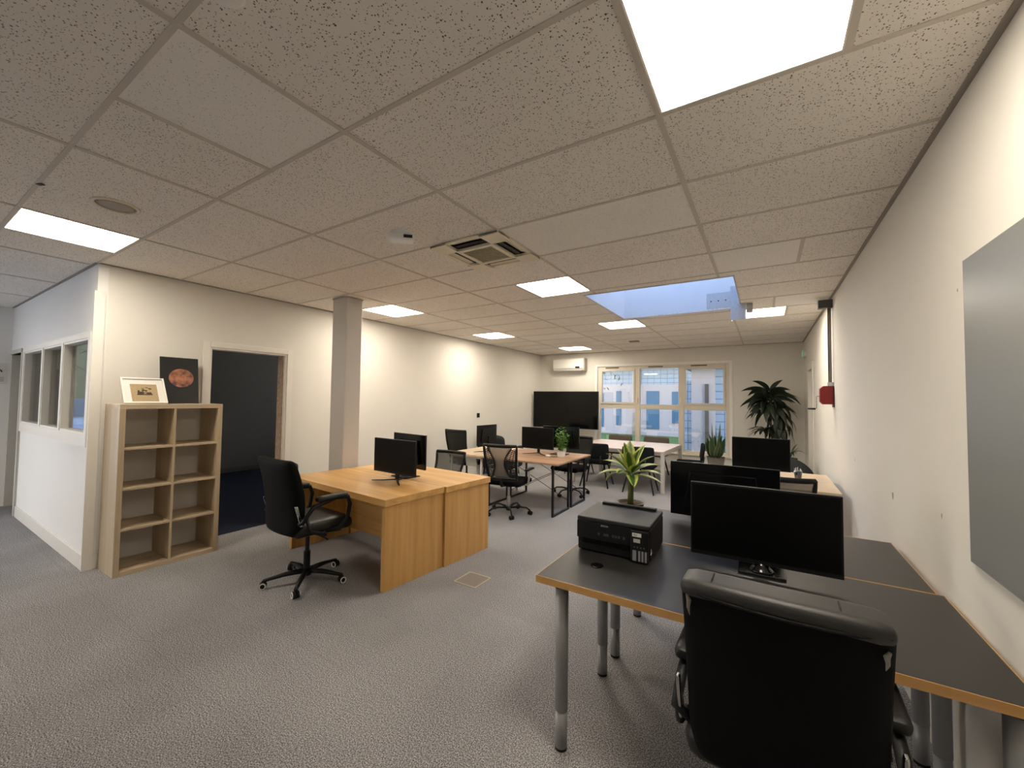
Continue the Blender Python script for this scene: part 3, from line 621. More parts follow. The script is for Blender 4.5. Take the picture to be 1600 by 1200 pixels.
# wall unit
t = thing('wall_air_conditioner', 'white split air conditioner high on the back wall', 'air conditioner', (-4.16, YB, 2.26))
mb = MB(); mb.prism([(-.0, 0), (-.15, .0), (-.20, .06), (-.20, .27), (-.17, .30), (0, .30)], -.41, .41, 'X'); mb.build('body', M['white'], t, bevel=.008)
MB().box(-.39, .36, -.185, -.12, -.006, .004).build('outlet_flap', mat('ac_flap', (0.5, 0.48, 0.44), 0.5), t)
MB().box(.20, .31, -.206, -.199, .055, .095).build('display', M['gloss'], t)
mb = MB(); mb.box(.411, .43, -.16, -.0, .0, .30); mb.build('side_shade', mat('ac_side_shade', (0.42, 0.38, 0.33), 0.6), t)  # side shading of the unit, put into a darker colour
# smoke detector, speaker, vents
t = thing('motion_sensor', 'small white detector on the ceiling beside the air cassette', 'detector', (-2.17, 1.98, CH), .75)
M['bright'] = mat('bright_white_plastic', (0.95, 0.94, 0.92), 0.4)
MB().lathe([(.07, 0), (.07, -.012), (.055, -.02), (.0, -.02)]).build('base', M['bright'], t, smooth=False)
MB().soft((0, 0, -.042), (.17, .10, .046), .015).build('housing', M['bright'], t, smooth=True)
MB().box(.02, .08, -.0515, -.0495, -.052, -.030).build('sensor_window', M['blackmetal'], t)
t = thing('ceiling_speaker', 'round flush speaker grille in the ceiling above the left lamp', 'speaker', (-3.40, .797, CH))
MB().lathe([(.115, 0), (.115, -.006), (.10, -.010), (.095, -.006), (.095, 0)], n=32).build('rim', M['offwhite'], t, smooth=True)
MB().lathe([(.094, -.002), (.06, -.005), (0, -.006)], n=32).build('grille', mat('speaker_grille', (0.46, 0.41, 0.35), 0.8, noise=.3, nscale=200), t, smooth=True)
t = thing('smoke_detector', 'pale smoke detector at the top edge of the view', 'detector', (-1.29, .50, CH))
MB().lathe([(.055, 0), (.055, -.02), (.04, -.035), (0, -.038)]).build('body', M['white'], t, smooth=True)
o = MB().box(-.09, .09, -.05, .05, -.02, -.001).build('ceiling_vent', mat('vent_metal', (0.30, 0.26, 0.23), 0.6), None, loc=(-2.16, 7.98, CH)); tag(o, 'small vent plate on the far ceiling before the window', 'vent')
o = MB().box(-.018, .018, -.010, .010, -.008, -.0045).build('ceiling_clip', M['blackmetal'], None, loc=(-3.41, .49, CH), rot=(0, 0, .4)); tag(o, 'tiny dark metal clip on the ceiling grid near the left lamp', 'clip')
# skylight opener bracket
t = thing('skylight_opener', 'galvanised opener bracket at the skylight edge', 'bracket', (-.24, 5.50, CH))
mb = MB(); mb.box(-.36, -.06, -.02, -.012, -.03, .16); mb.build('arm_plate', M['steel'], t, bevel=.002)
mb = MB(); mb.box(-.10, .06, -.03, -.018, -.19, .22); mb.box(-.10, -.09, -.018, .10, -.19, .16); mb.build('hanger_plate', M['steel'], t, bevel=.002)
mb = MB(); mb.box(.065, .13, -.05, .03, -.11, -.01); mb.build('motor_box', mat('bracket_box', (0.40, 0.38, 0.34), 0.5, metal=.2), t, bevel=.004)
for k in range(4): MB().lathe([(.008, .0195), (.008, .0235)], (0, 0, 0), 8, T=Matrix.Translation((-.31+k*.08, 0, .06)) @ Matrix.Rotation(PI/2, 4, 'X')).build('rivet', M['blackmetal'], t)

# ------------------------------------------------------------------ right wall fittings
t = thing('crank_box', 'red metal crank box on the right wall with a fold-out handle', 'crank box', (XR, 5.62, 1.52))
mb = MB(); c = .04
mb.prism([(-.125, .03), (-.10, 0), (0, 0), (0, .20), (-.095, .20), (-.125, .17)], -.05, .05, 'Y'); mb.build('housing', M['red'], t, bevel=.004)
mb = MB(); mb.box(-.010, -.001, -.065, .065, -.03, .186); mb.build('back_plate', mat('dark_red_plate', (0.10, .01, .01), .5), t)
mb = MB(); mb.tube([(-.12, -.03, .09), (-.150, -.03, .09), (-.155, -.03, .085), (-.155, -.03, -.045), (-.17, -.03, -.05)], .004, 8); mb.build('crank_arm', M['pipe'], t, smooth=True)
mb = MB(); mb.tube([(-.165, -.03, -.05), (-.235, -.03, -.05)], [.011, .009], 10); mb.build('crank_grip', M['black'], t, smooth=True)
t = thing('conduit_pipe', 'grey cable conduit running up the right wall from the red box', 'pipe', (XR, 5.62, 1.722))
MB().tube([(-.03, 0, 0), (-.03, 0, .90)], .017, 10).build('tube', M['pipe'], t, smooth=True)
MB().box(-.055, -.001, -.03, .03, .0, .04).build('foot_clamp', M['steel'], t)
mb = MB(); mb.box(-.13, -.001, -.04, .04, .86, .95); mb.build('pulley_box', mat('dark_pulley_box', (0.05, 0.05, 0.05), 0.5), t, bevel=.004)
MB().tube([(-.045, -.02, .05), (-.045, -.02, .86)], .003, 6).build('cable', M['blackmetal'], t)
t = thing('glass_board', 'large grey glass writing board on the right wall', 'board', (XR, 1.27, 1.52))
MB().box(-.018, -.006, -.85, .86, -.545, .545).build('panel', M['board'], t, bevel=.002)
MB().box(-.006, -.0005, -.84, .85, -.553, -.535).build('lower_rail', M['white'], t)
t = thing('exit_sign', 'small green emergency exit light high in the right corner', 'exit sign', (XR, 9.05, 2.43))
MB().box(-.05, -.001, -.11, .11, -.06, .06).build('housing', M['white'], t, bevel=.006)
mb = MB(); mb.box(-.056, -.051, -.09, .09, -.045, .045); mb.build('sign_face', M['exit'], t)
mb = MB(); T = Matrix.Translation((-.058, 0, 0))
mb.box(-.001, .001, .02, .06, -.035, .035, T=T); mb.box(-.001, .001, -.05, -.035, -.02, .02, T=T); mb.box(-.001, .001, -.06, .0201, -.005, .003, T=T)
mb.build('pictogram', M['white'], t)
sc1 = [(2.47, 1.06, .010), (3.26, .995, .022), (4.45, 1.06, .008), (2.24, 1.98, .006)]
mb = MB()
for (y, z, r) in sc1:
    pts = [(y+r*random.uniform(.5, 1.1)*math.cos(a*PI/4), z+1.4*r*random.uniform(.5, 1.1)*math.sin(a*PI/4)) for a in range(8)]
    mb.prism(pts, XR-.0008, XR-.0002, 'X')
o = mb.build('scuff_mark', M['scuff'], None); o['kind'] = 'structure'; o.name = 'trim_14'
# left wall switch, west wall notice
t = thing('wall_switch', 'small black switch on the left wall above the far chairs', 'switch', (XL, 6.77, 1.19))
MB().box(.0005, .012, -.045, .045, -.045, .045).build('plate', M['black'], t, bevel=.003); MB().box(.012, .018, -.02, .02, -.02, .02).build('rocker', M['black'], t)
t = thing('wall_notice', 'white notice with dark curved lines at the left edge of the view', 'notice', (XW, .86, 1.79))
MB().box(.001, .006, -.21, .20, -.14, .14).build('sheet', M['paper'], t)
mb = MB(); mb.tube([(.008, .03+.12*math.cos(a*.35), .02+.06*math.sin(a*.35)) for a in range(9)], .007, 6); mb.tube([(.008, .03+.07*math.cos(a*.4), .01+.035*math.sin(a*.4)) for a in range(9)], .006, 6); mb.build('drawing', M['ink'], t)
mb = MB()
for k in range(3): mb.box(.006, .007, -.15+.02*k, .17, -.06-.022*k, -.05-.022*k)
mb.build('lettering', M['scuff'], t)
# lobby things
t = thing('framed_notice', 'pink framed paper on the lobby wall behind the partition glass', 'notice', (XO+.001, 1.385, 1.59))
MB().box(0, .02, -.055, .07, -.21, .21).build('frame', M['white'], t); mb = MB().box(.02, .022, -.04, .055, -.18, .18); mb.build('sheet', mat('pink_paper', (0.55, 0.45, 0.44), .8), t)
mb = MB()
for k in range(7): mb.box(.0221, .0226, -.03, .04, -.14+k*.045, -.128+k*.045)
mb.build('lettering', M['scuff'], t)
t = thing('door_closer', 'grey metal box unit on the lobby wall behind the second pane', 'unit', (XO+.001, 1.53, 1.95))
MB().box(0, .08, -.05, .05, -.06, .25).build('housing', M['trim'], t, bevel=.004); MB().box(.0, .09, -.045, .045, -.13, -.07).build('motor', mat('brown_unit', (0.12, .10, .08), .6), t, bevel=.004)

# ------------------------------------------------------------------ bookcase and pictures
t = thing('bookcase', 'pale oak cube bookcase with eight empty compartments', 'bookcase', (-4.61, 1.167, 0))
W, D, H = .765, .39, 1.448; s = .04; n = .018
MB().box(-D, 0, 0, s, 0, H-s).build('side_panel', M['greyoakZ'], t, bevel=.0015)
MB().box(-D, 0, W-s, W, 0, H-s).build('side_panel', M['greyoakZ'], t, bevel=.0015)
MB().box(-D, 0, 0, W, H-s, H).build('top_panel', M['greyoakY'], t, bevel=.0015)
MB().box(-D, 0, s, W-s, 0, s).build('bottom_panel', M['greyoakY'], t, bevel=.0015)
MB().box(-D, -.004, W/2-n/2, W/2+n/2, s, H-s).build('divider', M['greyoakZ'], t)
for k in (1, 2, 3):
    z = s+(H-2*s)*k/4
    for (ya, yb) in ((s, W/2-n/2), (W/2+n/2, W-s)): MB().box(-D, -.004, ya, yb, z-n/2, z+n/2).build('shelf', M['greyoakY'], t)
t = thing('planet_poster', 'black poster of a reddish planet leaning on the wall atop the bookcase', 'picture', (-4.90, 1.68, H)); t.rotation_euler = (0, -.13, 0)
MB().box(-.012, 0, -.155, .155, .0, .46).build('panel', M['poster'], t)
MB().lathe([(0, 0), (.078, 0), (.078, .0014), (0, .0014)], n=40, T=Matrix.Translation((.0003, .012, .255)) @ Matrix.Diagonal((1, 1.3, 1.18, 1)) @ Matrix.Rotation(PI/2, 4, 'Y')).build('planet_print', M['planet'], t)
t = thing('framed_sketch', 'white framed papyrus sketch leaning on the wall atop the bookcase', 'picture', (-4.76, 1.385, H+.011)); t.rotation_euler = (0, -.55, 0)
w_, h_ = .155, .27; q = .014
mb = MB(); mb.box(-.02, 0, -w_, -w_+q, 0, h_); mb.box(-.02, 0, w_-q, w_, 0, h_); mb.box(-.02, 0, -w_+q, w_-q, 0, q); mb.box(-.02, 0, -w_+q, w_-q, h_-q, h_)
mb.build('frame', M['white'], t, bevel=.002)
MB().box(-.016, -.012, -w_+q, w_-q, q, h_-q).build('mount', M['paper'], t)
MB().box(-.012, -.0113, -.095, .095, .020, .205).build('papyrus', M['papyrus'], t)
mb = MB()
for k in range(22):
    y = random.uniform(-.055, .045); z = random.uniform(.095, .165); mb.box(-.0113, -.0108, y, y+random.uniform(.006, .02), z, z+random.uniform(.004, .014))
mb.box(-.0113, -.0108, -.055, .055, .088, .10); mb.box(-.0113, -.0108, -.05, -.01, .10, .125); mb.box(-.0113, -.0108, .015, .05, .10, .118)
mb.build('ink_drawing', M['ink'], t)
# floor hatch
t = thing('floor_hatch', 'square floor box hatch with a pale metal rim in the carpet', 'floor hatch', (-2.115, 2.805, 0), .0)
mb = MB(); q = .012; h = .115
mb.box(-h, h, -h, -h+q, 0, .004); mb.box(-h, h, h-q, h, 0, .004); mb.box(-h, -h+q, -h+q, h-q, 0, .004); mb.box(h-q, h, -h+q, h-q, 0, .004); mb.build('rim', M['brass'], t)
MB().box(-h+q, h-q, -h+q, h-q, 0, .003).build('lid', M['hatch'], t)

# ------------------------------------------------------------------ furniture builders
def oak_desk(label, loc, rz, Wd, Dp, Hh, front=-1):
    """right front floor corner is the origin; the desk extends to -x and +y"""
    t = thing('office_desk', label, 'desk', loc, rz, 'oak desks placed back to back'); p = .045
    MB().box(-Wd, .012, -.012 if front < 0 else 0, Dp if front < 0 else Dp+.012, Hh-.055, Hh).build('desktop', M['oakX'], t, bevel=.002)
    MB().box(-p, 0, 0, Dp, 0, Hh-.055).build('side_panel', M['oakZ'], t, bevel=.002)
    MB().box(-Wd+.012, -Wd+.012+p, 0, Dp, 0, Hh-.055).build('side_panel', M['oakZ'], t, bevel=.002)
    y = Dp-.05 if front < 0 else .03
    MB().box(-Wd+.012+p, -p, y, y+.02, .10, Hh-.055).build('modesty_panel', M['oakX'], t)
    return t
A = -.078
oak_desk('oak panel-leg desk nearest the camera with a leather chair drawn up', (-2.555, 2.235, 0), A, 1.55, .63, .725, -1)
oak_desk('oak panel-leg desk standing behind the other oak desk, back to back', (-2.555+.07, 2.235+.632, 0), A, 1.55, .62, .725, 1)
def black_frame_desk(label, loc, group, Wd=1.2, Dp=.58, Hh=.70, first=[]):
    if first: return dup(first[0], loc, 0, label)
    t = thing('office_desk', label, 'desk', loc, 0, group)
    MB().box(0, Wd, 0, Dp-.002, Hh-.022, Hh).build('desktop', M['walnut'], t, bevel=.002)
    q = .013
    for x in (.09, Wd-.09):
        mb = MB(); mb.box(x-q, x+q, .03, .03+2*q, 0, Hh-.022); mb.box(x-q, x+q, Dp-.03-2*q, Dp-.03, 0, Hh-.022)
        mb.box(x-q, x+q, .03+2*q, Dp-.03-2*q, 0, .026); mb.box(x-q, x+q, .03+2*q, Dp-.03-2*q, Hh-.05, Hh-.022); mb.build('leg_frame', M['blackmetal'], t)
    mb = MB(); mb.tube([(.09+q, Dp-.040, .60), (Wd-.09-q, Dp-.040, .12)], .004, 6); mb.tube([(.09+q, Dp-.050, .12), (Wd-.09-q, Dp-.050, .60)], .004, 6)
    mb.build('cross_brace', M['blackmetal'], t)
    first.append(t); return t
black_frame_desk('brown desk on black metal frame with a mesh chair in front', (-3.47, 4.79, 0), 'brown desks on black frames')
black_frame_desk('brown desk on black metal frame carrying the bushy green plant', (-3.47, 5.38, 0), 'brown desks on black frames')
t = thing('side_desk', 'light wood desk on white legs set end-on beside the left wall', 'desk', (-4.18, 4.84, 0))
MB().box(0, .70, 0, 1.13, .672, .70).build('desktop', M['maple'], t, bevel=.002)
for (x, y) in ((.05, .06), (.62, .06), (.05, 1.07), (.62, 1.07)): MB().tube([(x, y, 0), (x, y, .672)], .02, 12).build('leg', M['white'], t, smooth=True)
MB().box(.07, .60, .045, .075, .64, .672).build('apron', M['white'], t)
# meeting table
t = thing('meeting_table', 'long pale wood meeting table with grey metal legs before the window', 'table', (-2.24, 7.82, 0), -.03)
Wd, Dp, Hh = 1.66, 1.45, .69
MB().box(-Wd/2, Wd/2, -Dp/2, Dp/2, Hh-.022, Hh).build('tabletop', M['pinkwood'], t, bevel=.002)
for (a_, b_) in ((-1, -1), (1, -1), (-1, 1), (1, 1)): MB().box(a_*(Wd/2-.02)-.03, a_*(Wd/2-.02)+.03, b_*(Dp/2-.035)-.03, b_*(Dp/2-.035)+.03, 0, Hh-.022).build('leg', M['greymetal'], t, bevel=.003)
mb = MB(); mb.box(-Wd/2+.04, Wd/2-.04, -Dp/2+.02, -Dp/2+.05, Hh-.07, Hh-.022); mb.box(-Wd/2+.04, Wd/2-.04, Dp/2-.05, Dp/2-.02, Hh-.07, Hh-.022)
mb.box(-Wd/2-.005, -Wd/2+.035, -Dp/2+.06, Dp/2-.06, Hh-.07, Hh-.022); mb.box(Wd/2-.035, Wd/2+.005, -Dp/2+.06, Dp/2-.06, Hh-.07, Hh-.022); mb.build('apron', M['greymetal'], t)
MB().box(-.13, .13, -.03, .03, Hh, Hh+.002).build('cable_flap', M['greymetal'], t)
# black desks of the foreground
def black_desk(label, loc, Wd, Dp):
    t = thing('office_desk', label, 'desk', loc, 0, 'black topped desks on silver legs'); Hh = .74; th = .03; q = .003
    MB().box(q, Wd-q, q, Dp-q, Hh-th, Hh).build('desktop', M['blacktop'], t, bevel=.001)
    mb = MB(); mb.box(0, Wd, 0, q, Hh-th, Hh+.0004); mb.box(0, Wd, Dp-q, Dp, Hh-th, Hh+.0004); mb.box(0, q, q, Dp-q, Hh-th, Hh+.0004); mb.box(Wd-q, Wd, q, Dp-q, Hh-th, Hh+.0004)
    mb.build('edge_band', M['edge'], t)
    for (x, y) in ((.11, .045), (Wd-.05, .045), (.10, Dp-.15), (Wd-.05, Dp-.13)):
        g = MB().tube([(x, y, .17), (x, y, Hh-th)], .029, 20).tube([(x, y, .012), (x, y, .172)], .0275, 20).build('leg', M['silver'], t, smooth=False)
        for p_ in g.data.polygons: p_.use_smooth = len(p_.vertices) == 4
        MB().lathe([(.027, 0), (.027, .012)], (x, y, 0), 16).build('foot', M['black'], g)
        MB().lathe([(.04, -.006), (.04, 0)], (x, y, Hh-th), 16).build('mount_plate', M['blackmetal'], g)
    return t
black_desk('nearest black desk with honey edging, carrying the printer', (-.888, 1.652, 0), 1.515, .762)
D2 = black_desk('second black desk with honey edging, behind the printer desk', (-.888, 2.418, 0), 1.495, .735)
t = thing('light_desk', 'light wood desk against the right wall with a glass of pens', 'desk', (-.62, 4.58, 0))
MB().box(0, 1.19, 0, .54, .715, .74).build('desktop', M['maple'], t, bevel=.002)
for (x, y) in ((.05, .05), (1.12, .05), (.05, .49), (1.12, .49)): MB().tube([(x, y, 0), (x, y, .715)], .02, 12).build('leg', M['greymetal'], t, smooth=True)
t['group'] = 'light wood desks in a pair by the right wall'
u = dup(t, (-.62, 5.122, 0), 0, 'light wood desk by the right wall, farther of the pair with the snake plant')
t['label'] = 'light wood desk by the right wall, nearer of the pair with the glass of pens'

# ------------------------------------------------------------------ monitors
def monitor(label, loc, rz, w_, zb, zt, stand, gloss=False, group=None, chin=.018, back_logo=False, off=0.0, tilt=0.0):
    t = thing('computer_monitor', label, 'monitor', loc, rz, group or 'black computer monitors on the desks')
    h_ = zt-zb; y = off
    mb = MB(); mb.box(-w_/2, w_/2, y-.006, y+.016, zb, zt); mb.prism([(-w_*.36, zb+.05), (w_*.36, zb+.05), (w_*.30, zt-.06), (-w_*.30, zt-.06)], y+.016, y+.04, 'Y')
    mb.build('housing', M['gloss'] if gloss else M['black'], t, bevel=.002)
    MB().box(-w_/2+.008, w_/2-.008, y-.0075, y-.0055, zb+chin, zt-.008).build('screen', M['screengloss'] if gloss else M['screen'], t)
    if stand == 'v':
        MB().box(-.018, .018, y+.03, y+.055, .012, zb+.14).build('stand_neck', M['black'], t, bevel=.003)
        mb = MB(); mb.tube([(0, y+.045, .014), (-.11, y-.04, .008), (-.20, y-.10, .006)], [.014, .010, .006], 8, flat=.5); mb.tube([(0, y+.045, .014), (.11, y-.04, .008), (.20, y-.10, .006)], [.014, .010, .006], 8, flat=.5)
        mb.tube([(0, y+.045, .014), (0, y+.10, .007)], [.014, .008], 8, flat=.5)
        mb.build('stand_base', M['black'], t, smooth=True)
    elif stand == 'plate':
        MB().box(-.022, .022, y+.035, y+.06, .01, zb+.16).build('stand_neck', M['black'], t, bevel=.003)
        MB().box(-.12, .12, y-.05, y+.14, 0, .010).build('stand_base', M['black'], t, bevel=.004)
    elif stand == 'gloss':
        MB().box(-.03, .03, y+.004, y+.028, .02, zb+.10).build('stand_neck', M['gloss'], t, bevel=.004)
        g = MB().lathe([(.055, .010), (.045, .02), (.03, .035), (.026, .05), (.0, .052)], (0, y+.02, 0), 20).build('stand_collar', M['gloss'], t, smooth=True)
        MB().box(-.095, .095, y-.04, y+.10, 0, .011).build('stand_base', M['gloss'], t, bevel=.005)
    if back_logo:
        MB().lathe([(.022, 0), (.030, 0), (.030, .003), (.022, .003)], n=24, T=Matrix.Translation((0, y+.04, (zt+zb)/2+.09)) @ Matrix.Rotation(-PI/2, 4, 'X')).build('round_badge', M['chrome'], t)
    return t
monitor('largest black monitor on the nearest desk in front of the leather chair', (-.02, 2.235, .74), 0.02, .60, .045, .395, 'gloss', chin=.020)
monitor('black monitor seen from its glossy back on the second black desk', (-.24, 2.98, .74), PI-.02, .63, .03, .385, 'plate', gloss=True, back_logo=False)
monitor('black monitor standing on the light wood desk by the right wall', (-.045, 5.00, .74), -.03, .52, .09, .42, 'v')
monitor('black monitor on the oak desk facing the leather chair, on a splayed foot', (-3.05, 2.76, .725), -.05, .60, .075, .405, 'v')
monitor('black monitor on the far oak desk turned away, on a flat foot', (-3.14, 3.05, .725), PI-.16, .55, .09, .435, 'plate', gloss=True)
monitor('black monitor on the brown desk facing the grey mesh chair', (-2.955, 5.50, .70), -.02, .55, .08, .405, 'v')
monitor('black monitor behind the bushy plant on the brown desk', (-2.67, 5.74, .70), PI+.02, .60, .09, .42, 'plate', gloss=True)
monitor('narrow-looking black monitor seen edge-on beside the left wall', (-3.74, 5.27, .70), -PI/2-.02, .50, .11, .42, 'v')
t = thing('television', 'large black flat screen television in the back left corner', 'television', (-4.11, 9.0, 0), 0)
MB().box(-.845, .845, 0, .06, .85, 1.735).build('panel', M['black'], t, bevel=.004); MB().box(-.83, .83, -.003, .001, .868, 1.72).build('screen', M['screengloss'], t)
mb = MB(); mb.box(-.2, .2, .06, .09, 1.1, 1.5); mb.box(-.08, .08, .09, .499, 1.25, 1.35); mb.build('wall_bracket', M['blackmetal'], t)

# ------------------------------------------------------------------ chairs
def star_base(t, m, ang, r=.31, ring=None, arch=False):
    mb = MB(); mb.lathe([(.035, .10), (.04, .075), (.036, .05), (.0, .05)], (0, 0, 0), 14)
    for k in range(5):
        a_ = ang+k*2*PI/5; d = Vector((math.cos(a_), math.sin(a_), 0))
        if arch: mb.tube([d*.03+Vector((0, 0, .085)), d*.15+Vector((0, 0, .10)), d*(r-.05)+Vector((0, 0, .092)), d*r+Vector((0, 0, .06))], [.014, .013, .012, .011], 8)
        else: mb.tube([d*.02+Vector((0, 0, .085)), d*.16+Vector((0, 0, .082)), d*r+Vector((0, 0, .062))], [.026, .022, .015], 8, flat=.8)
    mb.build('base', m, t, smooth=True)
    for k in range(5):
        a_ = ang+k*2*PI/5+.0; d = Vector((math.cos(a_), math.sin(a_), 0)); tw = a_+.9+k*.7; s_ = Vector((-math.sin(tw), math.cos(tw), 0))
        c_ = d*r+Vector((0, 0, .027)); mb = MB()
        for q in (-1, 1): mb.tube([c_+s_*q*.006, c_+s_*q*.024], .0265, 16)
        mb.tube([d*r+Vector((0, 0, .025)), d*r+Vector((0, 0, .065))], .008, 8)
        w = mb.build('caster', M['black'], t)
        if ring:
            mb = MB()
            for q in (-1, 1):
                R = []
                axis = s_; u1 = axis.cross(Vector((0, 0, 1)))
                mb.tube([c_+s_*q*.0245+(u1*math.cos(i*PI/8)+Vector((0, 0, 1))*math.sin(i*PI/8))*.021 for i in range(17)], .0045, 6)
            mb.build('wheel_ring', ring, w, smooth=True)
def gas(t, m, z1=.40):
    mb = MB(); mb.lathe([(.026, .06), (.026, .24), (.016, .24), (.016, z1)], (0, 0, 0), 16); mb.build('gas_column', m, t, smooth=False)
def exec_chair(name, label, loc, rz, base_ang, torn=False, ring=None, arms=True, bw=.485, dz=0.0):
    t = thing(name, label, 'chair', loc, rz, 'black leather executive chairs')
    star_base(t, M['black'], base_ang-rz, ring=ring); gas(t, M['black'], .42)
    MB().box(-.10, .10, -.12, .12, .395, .425).build('seat_mechanism', M['black'], t, bevel=.01)
    MB().tube([(.10, .0, .40), (.24, .02, .385), (.27, .02, .38)], .006, 8).build('lever', M['black'], t, smooth=True)
    def sf(p): return Vector((p.x, p.y, p.z-.02*(p.y/.25)**3 if p.y > 0 else p.z))
    MB().soft((0, .02, .475), (.50, .50, .11), .05, sf).build('seat', M['leather'], t, smooth=True)
    # backrest: slab leaning back, narrower at the bottom, curved in plan
    def bf(p):
        k = (p.z+.28)/.56
        x = p.x*(.95+.05*min(1, k*1.8)) if k < .55 else p.x
        return Vector((x*(1-.10*max(0, .16-k)/.16), p.y-.075*k+.06*(abs(p.x)/.24)**2*(.4+.6*math.sin(PI*min(1, max(0, k)))), p.z))
    MB().soft((0, -.23, .728), (bw, .075, .545 if torn else .575), .030, bf, n=14).build('backrest', M['leatherback'], t, smooth=True)
    for (z, hh) in ((.56, .16), (.72, .17), (.90, .19)):
        MB().soft((0, -.19-.075*((z-.45)/.56), z), (.40, .07, hh), .032, lambda p: Vector((p.x, p.y+.045*(abs(p.x)/.22)**2, p.z)), n=8).build('back_cushion', M['leather'], t, smooth=True)
    if torn:
        # rolled headrest with two seams
        def rf(p): return Vector((p.x, p.y+.024*(abs(p.x)/.24)**2, p.z-.010*(abs(p.x)/.24)**3))
        MB().soft((0, -.292, .998), (.480, .125, .052), .025, rf, n=14).build('head_roll', M['rollleather'], t, smooth=True)
        for x in (-.155, .135):
            mb = MB(); mb.tube([(x, -.338, 1.004), (x, -.325, 1.0185), (x, -.30, 1.0235), (x, -.26, 1.0235), (x, -.235, 1.013)], .0024, 6); mb.build('seam', M['black'], t)
        mb = MB(); mb.tube([(-.236, -.27, .992), (-.225, -.325, .988), (-.17, -.340, .983), (-.1, -.349, .982), (0, -.353, .981), (.1, -.349, .982), (.17, -.340, .983), (.225, -.325, .988), (.236, -.27, .992)], .0045, 6); mb.build('piping', M['black'], t, smooth=True)
        for (x, z, h_) in ((-.219, .935, .062), (.222, .925, .046)):
            y_ = -.309 if x < 0 else -.306; sg = 1 if x < 0 else -1
            MB().tube([(x-.004*sg, y_+.004, z+h_/2), (x+.003*sg, y_-.001, z+h_*.25), (x+.001*sg, y_, z-h_*.1), (x+.004*sg, y_+.006, z-h_/2)], [.005, .009, .006, .001], 8, flat=.5).build('torn_patch', M['tear'], t, smooth=True)
    for s_ in (-1, 1):
        mb = MB(); x = s_*(bw/2+.032)
        mb.tube([(s_*.22, -.20, .53), (x, -.20, .56), (x, -.12, .66+dz), (x, .06, .70+dz), (x, .17, .69+dz), (x, .19, .63+dz), (x, .17, .52), (x, .10, .45), (s_*.20, .04, .43), (s_*.16, .0, .425)], .017, 10)
        mb.tube([(x, -.17, .58), (x, -.14, .48), (x, -.02, .435), (s_*.20, .02, .425)], .015, 10)
        g = mb.build('armrest', M['black'], t, smooth=True)
        MB().soft((x, .03, .712+dz), (.062, .26, .042), .02, lambda p: Vector((p.x, p.y, p.z-.14*abs(p.y)**2*8*.15))).build('arm_pad', M['leather'], g, smooth=True)
        MB().soft((s_*.262, -.21, .60), (.012, .025, .16), .005, lambda p: Vector((p.x, p.y-.3*p.z, p.z))).build('side_trim', M['chrome'], t, smooth=True)
    return t
fc_ = exec_chair('executive_chair', 'black leather office chair with white-rimmed casters at the oak desk', (-3.26, 2.03, 0), -.07, math.radians(27), ring=M['white'], bw=.54); fc_.scale = (1, 1, 1.03)
exec_chair('executive_chair', 'large black leather office chair with torn corners at the nearest desk', (.03, 1.62, 0), -.03, math.radians(20), torn=True, ring=M['white'], dz=-.048)

